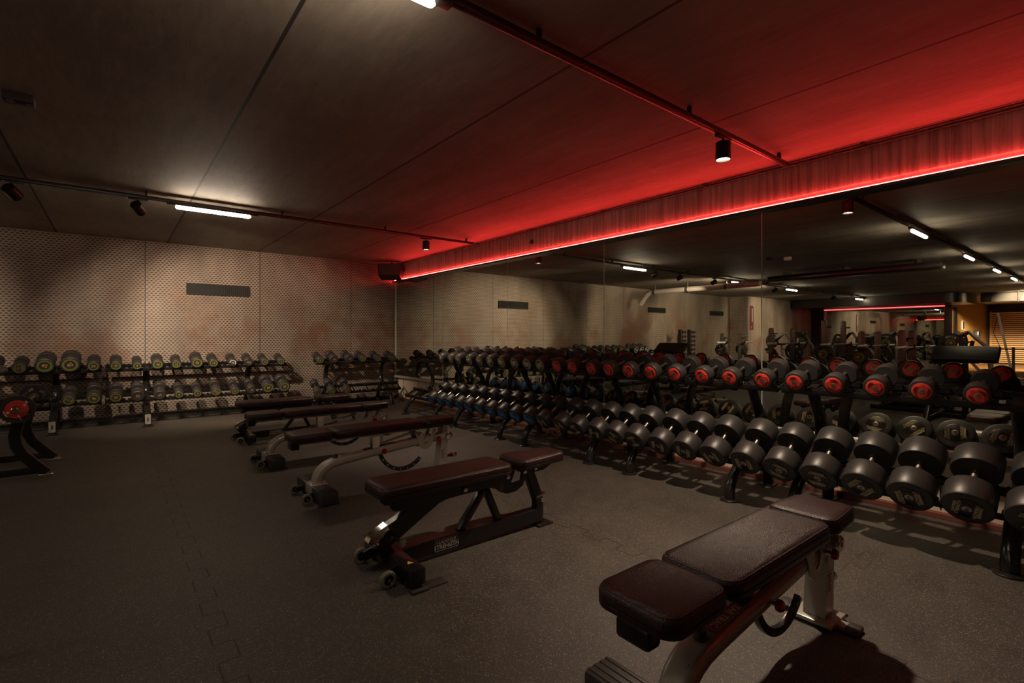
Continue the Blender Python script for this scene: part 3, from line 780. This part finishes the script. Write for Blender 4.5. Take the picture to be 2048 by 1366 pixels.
    # bumper and label on the tube
    MB().lathe([(.022, 0), (.021, .012), (.017, .026), (.014, .028), (.007, .024)], (.135, -.005, .266), (.135, -.005, 1.266), 20).done('bumper', M['rubber'], o)
    sl = math.atan2(.027, .32); T = Matrix.Translation((.285, -.008, .2862)) @ Matrix.Rotation(-sl, 4, 'Y')
    lb = MB().box((0, 0, 0), (.21, .046, .0012), 0); me = lb.mesh('label_plate', M['label']); me.transform(T); lp = link('label_plate', me, o)
    tx = text_mesh(logo, .034, M['cream'], .0004, .0004)
    link('lettering', xf(tx, T @ Matrix.Translation((0, 0, .0012)) @ Matrix.Rotation(PI, 4, 'Z')), lp)
    fr = MB()
    for s in (-1, 1): fr.box((0, s*.0205, .0012), (.196, .0016, .0008)).box((s*.098, 0, .0012), (.0016, .041, .0008))
    me = fr.mesh('label_border', M['cream']); me.transform(T); link('label_border', me, lp)
    # white information sticker on the post
    st = MB().box((1.055, -.0425, .17), (.05, .0012, .09)).done('sticker', M['silver'], o)
    g = MB()
    for k in range(7): g.box((1.055, -.0433, .135+k*.011), (.04-.006*(k % 3), .0006, .004))
    g.done('lettering', M['ink'], st)
    pad('seat_pad', -.205, .092, .134, .428, .490, o, M['vinyl'], taper=.0)
    pad('back_pad', .100, .845, .134, .428, .490, o, M['vinyl'])
    pad('head_pad', .853, 1.145, .130, .428, .490, o, M['vinyl'], taper=-.012)
    return o
def hammer_bench(loc, label):
    o = thing('flat_incline_bench', label, 'bench', loc, (0, 0, 0), 'black framed benches')
    MB().box((0, 0, .062), (.075, .56, .075), .004).done('cross_foot', M['black'], o)
    for s in (-1, 1):
        MB().box((0, s*.275, .006), (.085, .06, .012), .003).box((.09 if s < 0 else .0, s*.262, .004), (.12, .07, .006), .002).done('floor_pad', M['rubber'], o)
        MB().bar((-.03, s*.14, .06), (-.095, s*.14, .042), .012, .05).done('wheel_fork', M['black'], o)
        wheel((-.100, s*.165, .040), o, .040, .026)
    # warning triangle sticker on the cross foot
    MB().prism([(-.016, -.20), (.016, -.20), (.0, -.168)], .0995, .1005, 'xy').done('warning_sticker', M['yellow'], o)
    MB().prism([(.03, .098), (.16, .105), (.98, .105), (.98, .028), (.12, .028), (.03, .05)], -.032, .032).done('main_beam', M['black'], o)
    # front uprising neck
    MB().prism([(-.135, .175), (-.115, .205), (.02, .262), (.22, .375), (.46, .375), (.36, .315), (.26, .29), (.10, .20), (-.02, .13), (.02, .07), (-.03, .04), (-.075, .10)], -.024, .024).done('neck', M['black'], o)
    MB().prism([(-.140, .175), (-.118, .208), (-.04, .243), (-.028, .215), (-.10, .165)], -.027, .027).done('wear_plate', M['chrome'], o)
    bolt((-.105, -.026, .162), o, .018); bolt((-.02, -.026, .178), o, .008)
    MB().cyl((.0, -.02, .175), (.0, -.10, .168), .009).lathe([(.018, 0), (.021, .012), (.008, .014)], (.0, -.10, .168), (.0, -1.1, .168), 18).done('lock_pin', M['steel'], o)
    MB().bar((.40, 0, .10), (.575, 0, .315), .045, .036, bevel=.004).done('strut', M['black'], o)
    MB().bar((.675, 0, .10), (.575, 0, .315), .045, .036, bevel=.004).done('strut', M['black'], o)
    MB().rtube([(.985, 0, .02), (.99, 0, .15), (.965, 0, .22), (.93, 0, .30), (.90, 0, .37)], .026, .030, .005).done('rear_post', M['black'], o)
    MB().box((1.01, 0, .006), (.12, .12, .012), .003).done('foot_plate', M['black'], o)
    MB().box((.995, 0, .188), (.072, .056, .014), .002, Matrix.Rotation(R(-12), 3, 'Y')).box((1.004, 0, .206), (.01, .05, .01)).done('weld_collar', M['steel'], o)
    bolt((1.0, -.027, .155), o)
    # side plates under the pads
    for s in (-1, 1):
        MB().prism([(-.04, .400), (-.04, .335), (-.02, .315), (.03, .305), (.12, .308), (.36, .318), (.46, .320), (.60, .322), (.64, .285), (.70, .262), (.77, .265), (.82, .29), (.845, .345), (.845, .40), (.815, .40), (.80, .325), (.74, .318), (.725, .33), (.725, .40)], s*.055-.004, s*.055+.004).done('side_plate', M['black'], o)
        bolt((.40, s*.060, .345), o, .015, .012, s); bolt((.70, s*.060, .362), o, .015, .012, s); bolt((.83, s*.060, .372), o, .015, .012, s); bolt((.93, s*.045, .372), o, .013, .012, s)
    MB().cyl((.68, 0, .385), (.86, 0, .385), .012).done('link_rod', M['black'], o)
    MB().prism([(.80, .405), (.82, .365), (.90, .350), (1.00, .352), (1.07, .38), (1.07, .405)], -.045, .045).done('seat_carrier', M['black'], o)
    MB().sphere((1.09, -.02, .388), .013).done('knob', M['knob'], o)
    # plate sign
    s = MB().box((.30, -.033, .067), (.150, .0016, .066)).done('name_plate', M['plastic'], o)
    fr = MB()
    for k in (-1, 1): fr.box((.30, -.0341, .067+k*.031), (.146, .0006, .0018)).box((.30+k*.072, -.0341, .067), (.0018, .0006, .062))
    fr.done('plate_border', M['alu'], s)
    tx = text_mesh('HAMMER\nSTRENGTH', .031, M['alu'], .0004, .0009)
    link('lettering', xf(tx, Matrix.Translation((.30, -.0345, .067)) @ Matrix.Rotation(PI/2, 4, 'X')), s)
    pad('back_pad', -.112, .70, .135, .392, .456, o, M['vinyl'])
    pad('seat_pad', .755, 1.155, .130, .396, .458, o, M['vinyl'], taper=-.03)
    return o
hammer_bench((1.11, 2.37, 0), 'black framed flat bench with name plate, nearest of the black framed benches')
hammer_bench((1.18, 6.31, 0), 'black framed bench furthest back, in front of the wall racks')
star_bench((1.265, .835, 0), 'silver framed bench in the right foreground with three worn black pads', 'STAR TRAC')
star_bench((1.178, 3.81, 0), 'silver framed bench just behind the nearest black framed bench', 'STAR TRAC')
star_bench((1.14, 5.06, 0), 'silver framed bench partly hidden behind the other silver bench', 'STAR TRAC')

# ------------------------------------------------------------------ plates, barbells, stations
def plate_kit(r, th, ringmat=None, mat='rubber'):
    o = thing('weight_plate', 'proto', 'weight plate')
    b = MB()
    b.sector(.026, r*.42, 0, PI, -th/2, th/2, 14, 'y').sector(.026, r*.42, PI, 2*PI, -th/2, th/2, 14, 'y')
    for k in range(3):
        a = R(90+120*k); b.sector(r*.40, r*.80, a+R(38), a+R(82), -th*.32, th*.32, 6, 'y')
        b.sector(r*.40, r*.52, a-R(40), a+R(40), -th*.32, th*.32, 8, 'y')
    for k in range(4): b.sector(r*.76, r, R(90*k), R(90*k+90), -th/2, th/2, 12, 'y')
    b.done('disc', M[mat], o)
    if ringmat:
        g = MB()
        for s in (-1, 1): g.sector(r*.22, r*.40, 0, PI, s*th/2, s*(th/2+.0015), 14, 'y').sector(r*.22, r*.40, PI, 2*PI, s*th/2, s*(th/2+.0015), 14, 'y')
        g.done('colour_ring', M[ringmat], o)
    g = MB()
    g.sector(.024, .030, 0, PI, -th/2-.001, th/2+.001, 12, 'y').sector(.024, .030, PI, 2*PI, -th/2-.001, th/2+.001, 12, 'y').done('bushing', M['steel'], o)
    return o
PL = {}
def plate(kind, loc, label, rot=(0, 0, 0), group='weight plates on the stations'):
    spec = {'big': (.225, .04, 'green'), 'mid': (.17, .035, None), 'bar': (.112, .026, None)}[kind]
    if kind not in PL:
        PL[kind] = plate_kit(*spec); o = PL[kind]; o.location = loc; o.rotation_euler = rot; o['label'] = label; o['group'] = group
    else: o = dup(PL[kind], loc, rot, label, group)
    return o
def curl_station(loc, label):
    o = thing('preacher_curl_bench', label, 'bench', loc, (0, 0, 0), 'preacher curl benches')
    for y in (-.34, .34):
        MB().rtube([(.60, y, .02), (.53, y, .10), (.45, y, .20), (.415, y, .28), (.405, y, .36), (.43, y, .50), (.44, y, .58)], .026, .038, .006).done('leg', M['black'], o)
        MB().box((.60, y, .008), (.10, .062, .016), .005).done('foot_cap', M['steel'], o)
        MB().box((.02, y, .055), (1.05, .05, .06), .004).done('base_beam', M['black'], o)
        MB().box((.52, y, .575), (.22, .032, .045), .003).box((.625, y, .600), (.014, .036, .095), .003).box((.52, y, .54), (.012, .036, .06), .003).done('bar_holder', M['black'], o)
        MB().box((.44, y-.028, .56), (.04, .002, .03)).done('sticker', M['white'], o)
    MB().box((.0, 0, .055), (.06, .68, .06), .004).box((-.50, 0, .055), (.06, .68, .06), .004).done('cross_beam', M['black'], o)
    MB().rtube([(.15, 0, .06), (.12, 0, .45), (.14, 0, .82)], .03, .035, .006).rtube([(.43, 0, .56), (.14, 0, .60)], .025, .025, .005).box((.43, 0, .55), (.05, .68, .05), .004).done('mast', M['black'], o)
    # sloping arm pad, wide along Y, falling towards +X
    me = MB().box((0, 0, 0), (.30, .70, .07), .02, None, 3).done('arm_pad', M['vinyl_black'], o)
    me.location = (.16, 0, .945); me.rotation_euler = (0, R(38), 0)
    MB().box((.0, .352, .0), (.29, .006, .05)).done('edge_trim', M['steel'], me)
    MB().box((.14, 0, .885), (.18, .30, .02), 0, Matrix.Rotation(R(38), 3, 'Y')).done('pad_bracket', M['black'], o)
    MB().rtube([(-.42, 0, .06), (-.42, 0, .46)], .025, .025, .005).done('seat_post', M['black'], o)
    MB().box((-.42, 0, .49), (.30, .34, .07), .018, None, 3).done('seat', M['vinyl_black'], o)
    return o
curl_station((-1.06, 6.18, 0), 'black curl bench at the left picture edge holding a loaded barbell')
curl_station((-.98, 1.47, 0), 'black curl bench with a wide sloped pad, reflected at the right of the mirror')
# short barbell resting on the left curl bench
bb = thing('barbell', 'short steel barbell resting on the curl bench at the left edge', 'barbell', (-.62, 6.22, .60))
MB().cyl((0, -.50, 0), (0, .50, 0), .013).done('shaft', M['steel'], bb)
for s in (-1, 1):
    MB().lathe([(.02, 0), (.036, .002), (.036, .016), (.024, .018), (.024, .20), (.02, .204), (.012, .204), (.012, .19)], (0, s*.48, 0), (0, s*1.48, 0), 24).done('sleeve', M['copper'], bb)
plate('bar', (-.62, 5.665, .60), 'nearer dark grip plate on the short barbell at the left edge', (0, R(20), 0), 'plates on the short barbell')
plate('bar', (-.62, 6.775, .60), 'further dark grip plate on the short barbell at the left edge', (0, R(75), 0), 'plates on the short barbell')
rp = thing('weight_plate', 'small bright red plate on the near end of the short barbell', 'weight plate', (-.62, 5.64, .60))
MB().sector(.025, .072, 0, PI, -.010, .010, 20, 'y').sector(.025, .072, PI, 2*PI, -.010, .010, 20, 'y').done('disc', M['red'], rp)
MB().bar((-.07, -.0115, -.018), (-.03, -.0115, .002), .003, .006).bar((.03, -.0115, .022), (.068, -.0115, .030), .003, .006).done('rib', M['red'], rp)
for x, z in ((-.050, -.022), (.048, .030)): MB().cyl((x, -.010, z), (x, -.0125, z), .010).done('badge', M['white'], rp)
cl = thing('spring_collar', 'chrome spring collar with two handles on the barbell end', 'collar', (-.62, 5.60, .60))
c = MB()
for k in range(4): c.lathe([(.025, 0), (.030, .003), (.025, .006)], (0, .018-k*.007, 0), (0, 1.018, 0), 22, cap=False)
c.done('coil', M['chrome'], cl)
for dx, dz in ((.075, -.045), (.03, -.085)):
    MB().tube([(0.02, 0, -.018), (dx*.5, -.012, dz*.45), (dx, -.018, dz)], .0038, 8, (0, 1, 0)).done('handle', M['chrome'], cl)

def station(cx, y, wd, H, label, plates_, bar=True, silver=True, ground=0):
    o = thing('bench_press_station', label, 'bench press station', (cx, y, 0), (0, 0, 0), 'bench press stations seen in the mirror')
    for s in (-1, 1):
        x = s*wd/2
        MB().box((x, 0, H/2), (.075, .075, H), .006).done('post', M['black'], o)
        MB().box((x+.039, -.0, H-.42), (.004, .11, .80), .001).box((x, -.040, H-.42), (.085, .004, .80), .001).done('post_plate', M['galv'] if silver else M['black'], o)
        MB().box((x, -.05, .035), (.08, .95, .07), .005).done('base_rail', M['black'], o)
        MB().bar((x, -.04, H*.62), (x, -.55, .10), .06, .07, (1, 0, 0)).done('brace', M['black'], o)
        MB().bar((x, -.03, .95), (x, -.15, 1.0), .05, .03, (1, 0, 0)).box((x, -.155, 1.03), (.05, .02, .07), .004).box((x, -.08, H*.9), (.05, .12, .03), .004).done('bar_hook', M['black'], o)
        for z in (.45, .8): MB().cyl((x, 0, z), (x+s*.24, 0, z), .022).done('plate_horn', M['steel'], o)
    MB().box((0, .30, .035), (wd, .07, .07), .005).box((0, -.45, .035), (wd, .07, .07), .005).done('cross_beam', M['black'], o)
    MB().rtube([(0, -.25, .42), (0, -.25, .05)], .03, .03, .005).rtube([(0, -.95, .42), (0, -.95, .02)], .03, .03, .005).box((0, -.62, .40), (.06, .8, .05), .004).done('bench_frame', M['black'], o)
    MB().box((0, -.62, .455), (.28, .92, .07), .02, None, 3).done('bench_pad', M['vinyl_black'], o)
    who = label.split(' ', 1)[1]
    if bar:
        b = thing('barbell', 'long barbell on the ' + who, 'barbell', (cx, y-.115, 1.015), (0, 0, 0), 'barbells on the stations')
        MB().cyl((-.66, 0, 0), (.66, 0, 0), .014).done('shaft', M['steel'], b)
        for s in (-1, 1): MB().lathe([(.02, 0), (.038, .001), (.038, .018), (.025, .02), (.025, .42), (.018, .424)], (s*.65, 0, 0), (s*1.65, 0, 0), 18).done('sleeve', M['alu'], b)
    return o
def side_plates(cx, y, wd, specs, who):
    for j, (s, z, n, kind) in enumerate(specs):
        for k in range(n):
            nm = '%s plate on %s %s horn, %s' % (ORD[k], 'upper' if z > .6 else 'lower', 'right' if s < 0 else 'left', who)
            plate(kind, (cx+s*(wd/2+.065+.045*k), y, z), 'black ' + nm, (0, 0, PI/2))
W = [('station by the wall corner under the mesh wall', -6.17, 7.6, 1.04, 1.28, [(1, .8, 2, 'mid'), (-1, .8, 2, 'mid'), (1, .45, 1, 'mid')]),
     ('station with dark grey posts near the banner', -4.91, 5.6, 1.24, 1.40, [(-1, .8, 1, 'big')]),
     ('tallest station beside the dark column', -4.51, 4.3, 1.16, 1.55, [(1, .8, 1, 'big'), (-1, .8, 4, 'big'), (-1, .45, 4, 'mid')]),
     ('station in the middle of the machine area', -3.235, 3.25, .95, 1.29, [(1, .8, 3, 'big'), (1, .45, 3, 'mid'), (-1, .8, 1, 'big')]),
     ('station next to the wide sloped curl pad', -1.76, 2.32, .60, 1.29, [(-1, .45, 1, 'big'), (1, .45, 2, 'mid')])]
for who, cx, y, wd, H, sp_ in W:
    station(cx, y, wd, H, 'black ' + who, sp_, True)
    side_plates(cx, y, wd, sp_, who)
# weight tree with rows of plates
wt = thing('plate_tree', 'black plate storage tree behind the tallest station, seen in the mirror', 'plate tree', (-5.9, 4.75, 0))
MB().box((0, 0, .5), (.07, .07, 1.0), .005).box((0, 0, .03), (.5, .06, .06)).box((0, 0, .03), (.06, .5, .06)).done('frame', M['black'], wt)
for z in (.35, .7):
    for s in (-1, 1): MB().cyl((0, 0, z), (s*.3, 0, z), .022).done('plate_horn', M['steel'], wt)
for z in (.35, .7):
    for s in (-1, 1):
        for k in range(4):
            plate('mid', (-5.9+s*(.07+.045*k), 4.75, z), 'black plate on the tree, %s side %s row, %s from middle' % ('left' if s > 0 else 'right', 'upper' if z > .5 else 'lower', ORD[k]), (0, 0, PI/2), 'plates on the storage tree')
# dumbbell towers by the wall
sm = None
for j, x in enumerate((-4.88, -5.36)):
    wname = ('left', 'right')[j]
    o = thing('dumbbell_tower', 'tall black tower of small dumbbells, %s one of two in the mirror' % wname, 'dumbbell tower', (x, 8.45, 0), (0, 0, 0), 'towers of small dumbbells')
    MB().box((.10, 0, .70), (.07, .10, 1.40), .005).box((0, 0, .02), (.5, .5, .04), .008).done('post', M['black'], o)
    for k in range(7): MB().box((0, -.04, .50+k*.13), (.14, .16, .012), .003).done('cradle', M['plastic'], o)
    for k in range(7):
        lab = 'small round headed dumbbell on the %s tower, %s from the top' % (wname, ORD[6-k])
        loc = (x-.03, 8.40, .545+k*.13)
        if sm is None:
            sm = thing('small_dumbbell', lab, 'dumbbell', loc, (0, 0, 0), 'small dumbbells on the towers')
            MB().cyl((-.06, 0, 0), (.06, 0, 0), .012).done('handle', M['chrome'], sm)
            hm = MB().lathe([(.02, 0), (.034, .006), (.038, .022), (.034, .038), (.02, .044)], (.045, 0, 0), (1.045, 0, 0), 18).mesh('head', M['rubber'])
            for s in (0, PI):
                h = link('head', hm, sm); h.rotation_euler = (0, 0, s)
        else: dup(sm, loc, None, lab)
# exercise bike
ek = thing('exercise_bike', 'grey and black exercise bike between two barbell stations in the mirror', 'exercise bike', (-6.9, 6.1, 0), (0, 0, R(20)))
MB().lathe([(.24, -.03), (.27, -.02), (.27, .02), (.24, .03)], (0, 0, .33), (0, 1, .33), 32).done('flywheel', M['black'], ek)
MB().tube([(.55, 0, .06), (.45, 0, .5), (.5, 0, .95)], .03, 12).tube([(0, 0, .33), (.48, 0, .42)], .03, 12).tube([(.0, 0, .3), (-.12, 0, 1.15)], .03, 12).done('frame', M['silver'], ek)
MB().tube([(-.12, -.2, 1.15), (-.12, .2, 1.15)], .015, 10, (1, 0, 0)).done('handlebar', M['rubber'], ek)
MB().box((.52, 0, .98), (.24, .16, .06), .02).done('saddle', M['vinyl_black'], ek)
MB().box((.55, 0, .03), (.06, .5, .05), .01).box((-.2, 0, .03), (.06, .5, .05), .01).done('foot_bar', M['silver'], ek)
MB().box((-.15, 0, 1.25), (.04, .2, .14), .01).done('console', M['plastic'], ek)
# plate loaded machines further back
def machine(loc, rz, label):
    o = thing('plate_loaded_machine', label, 'exercise machine', loc, (0, 0, rz), 'plate loaded machines seen in the mirror')
    MB().tube([(-.5, -.35, .04), (-.45, -.35, .9), (-.1, -.35, 1.3), (.3, -.3, 1.15)], .035, 12).tube([(-.5, .35, .04), (-.45, .35, .9), (-.1, .35, 1.3), (.3, .3, 1.15)], .035, 12).box((0, -.35, .04), (1.3, .06, .07), .01).box((0, .35, .04), (1.3, .06, .07), .01).box((-.5, 0, .04), (.07, .7, .07), .01).box((.55, 0, .04), (.07, .7, .07), .01).done('frame', M['silver'], o)
    MB().bar((-.1, -.42, 1.28), (.55, -.42, .75), .05, .06).bar((-.1, .42, 1.28), (.55, .42, .75), .05, .06).done('lever_arm', M['black'], o)
    for s in (-1, 1):
        MB().tube([(.55, s*.42, .75), (.62, s*.40, .80), (.62, s*.25, .82)], .016, 10).done('handle', M['rubber'], o)
        MB().cyl((.2, s*.45, 1.04), (.2, s*.72, 1.04), .024).done('plate_horn', M['steel'], o)
    MB().box((.15, 0, .46), (.36, .34, .07), .02).done('seat', M['vinyl_black'], o)
    MB().box((-.12, 0, .82), (.07, .32, .56), .02, Matrix.Rotation(R(-12), 3, 'Y')).done('back_pad', M['vinyl_black'], o)
    MB().box((0.1, 0, .24), (.07, .07, .40), .01).bar((-.5, 0, .1), (-.15, 0, .6), .06, .06).done('seat_frame', M['silver'], o)
    return o
mc = [(-7.9, 6.6, .4, 'silver plate loaded press machine by the dark far column, seen in the mirror'), (-7.3, 4.1, .9, 'silver plate loaded row machine behind the tallest station, seen in the mirror'),
      (-8.4, 4.9, 2.2, 'silver plate loaded chest machine before the far mirror'), (-7.0, 2.5, 1.4, 'silver plate loaded machine behind the middle station, seen in the mirror'), (-9.8, 3.4, .2, 'silver plate loaded machine beside the timber clad wall, seen in the mirror')]
m0 = None
for x, y, rz, lb in mc:
    if m0 is None: m0 = machine((x, y, 0), rz, lb)
    else: dup(m0, (x, y, 0), (0, 0, rz), lb)
    for s in (-1, 1):
        c_, s_ = math.cos(rz), math.sin(rz); px, py = .2, s*.56
        plate('big', (x+c_*px-s_*py, y+s_*px+c_*py, 1.04), 'large plate on %s arm of %s' % ('inner' if s < 0 else 'outer', lb.split(', ')[0].replace('silver plate loaded ', '')), (0, 0, rz), 'plates on the machines')
# tall lever machine in front of the slats
lm = thing('lever_row_machine', 'thin silver lever machine standing before the timber slats in the mirror', 'exercise machine', (-10.6, 2.05, 0))
MB().bar((.2, 0, .15), (-.35, .35, 1.85), .05, .05).done('lever', M['alu'], lm)
MB().box((0, 0, .03), (1.2, .08, .06)).box((-.3, 0, .03), (.08, .8, .06)).bar((0, 0, .05), (0, 0, .9), .06, .06, (1, 0, 0)).bar((0, -.4, .85), (0, .4, .85), .04, .04, (1, 0, 0)).done('frame', M['chrome'], lm)
MB().tube([(-.35, .35, 1.8), (-.45, .45, 1.3), (-.3, .3, .9)], .008, 8).done('cable', M['black'], lm)

# ------------------------------------------------------------------ things at the far ceiling and walls
dp = thing('ceiling_pipe', 'pale grey drain pipe slung under the ceiling, seen in the mirror', 'pipe', (-2.72, 0, 2.36))
MB().tube([(0, 5.15, 0), (0, 7.95, 0), (0, 8.08, -.03), (0, 8.2, -.14), (0, 8.34, -.30)], .065, 18, (1, 0, 0)).done('pipe', M['alu'], dp)
for y in (5.9, 6.9, 7.85): MB().lathe([(.078, 0), (.078, .05)], (0, y, 0), (0, y+1, 0), 20).box((0, y+.025, .12), (.02, .02, .12)).done('clamp', M['galv'], dp)
bd = thing('ceiling_trunking', 'long black cable duct on the ceiling, seen in the mirror', 'duct', (-2.75, 3.5, 2.42))
MB().box((0, 0, 0), (.30, 2.9, .12), .03).done('casing', M['black'], bd)
for y in (-1.1, 0, 1.1): MB().box((0, y, .09), (.34, .04, .08)).done('bracket', M['black'], bd)
bk_ = thing('air_duct', 'wide dark air duct above the far red strip, seen in the mirror', 'duct', (-12.2, 5.8, 2.25))
MB().prism([(-.9, 2.35), (-1.6, 2.35), (-1.6, -2.55), (-.1, -2.55), (.15, -2.5), (.35, -2.35), (.42, -2.1), (.42, 2.35)], 0, .30, 'xy').done('casing', M['duct'], bk_)
du = thing('air_duct', 'bright galvanised air duct near the timber slats, seen in the mirror', 'duct', (-13.4, 1.6, 2.26))
MB().box((0, 0, .14), (.9, 2.9, .28), .04).done('casing', M['galv'], du)
for k in range(5): MB().box((0, -1.2+k*.6, .14), (.94, .03, .30), .004).done('seam_band', M['duct'], du)
ba = thing('wall_banner', 'narrow dark red banner on the far wall, seen only in the mirror', 'banner', (-8.72, 8.218, 1.42))
MB().box((0, 0, .41), (.24, .012, .82)).done('cloth', plain('banner cloth', (.10, .02, .022), .6), ba)
link('marking', MB().box((-.03, -.0075, .50), (.035, .002, .46)).mesh('marking', M['white']), ba)
MB().box((.04, -.0075, .09), (.06, .002, .09)).done('emblem', M['red'], ba)
fr_ = thing('framed_notice', 'white framed notice on the timber wall, seen only in the mirror', 'notice', (-16.1, 3.96, 1.45))
MB().box((0, 0, .16), (.36, .02, .32)).done('frame', M['white'], fr_)
MB().box((0, -.012, .16), (.26, .004, .28)).done('sheet', M['duct'], fr_)
ds = thing('wall_dispenser', 'black dispenser on the timber wall right of the framed notice', 'dispenser', (-18.1, 3.88, 1.10))
MB().box((0, 0, .16), (.36, .17, .32), .03).done('body', M['plastic'], ds)
struct('door_1', MB().box((-14.75, 3.95, 1.1), (.45, .04, 2.2)), M['plastic'])
sl_ = thing('slatted_screen', 'amber timber slat screen filling the far end of the reflection', 'screen', (-20.6, 2.1, 0))
s = MB()
for k in range(26): s.box((0, 0, .12+k*.082), (.03, 3.5, .05), .004)
s.done('slat', M['wood_slat'], sl_)
for y in (-1.72, 0, 1.72): MB().box((-.05, y, 1.14), (.05, .05, 2.2), .004).done('upright', M['wood'], sl_)
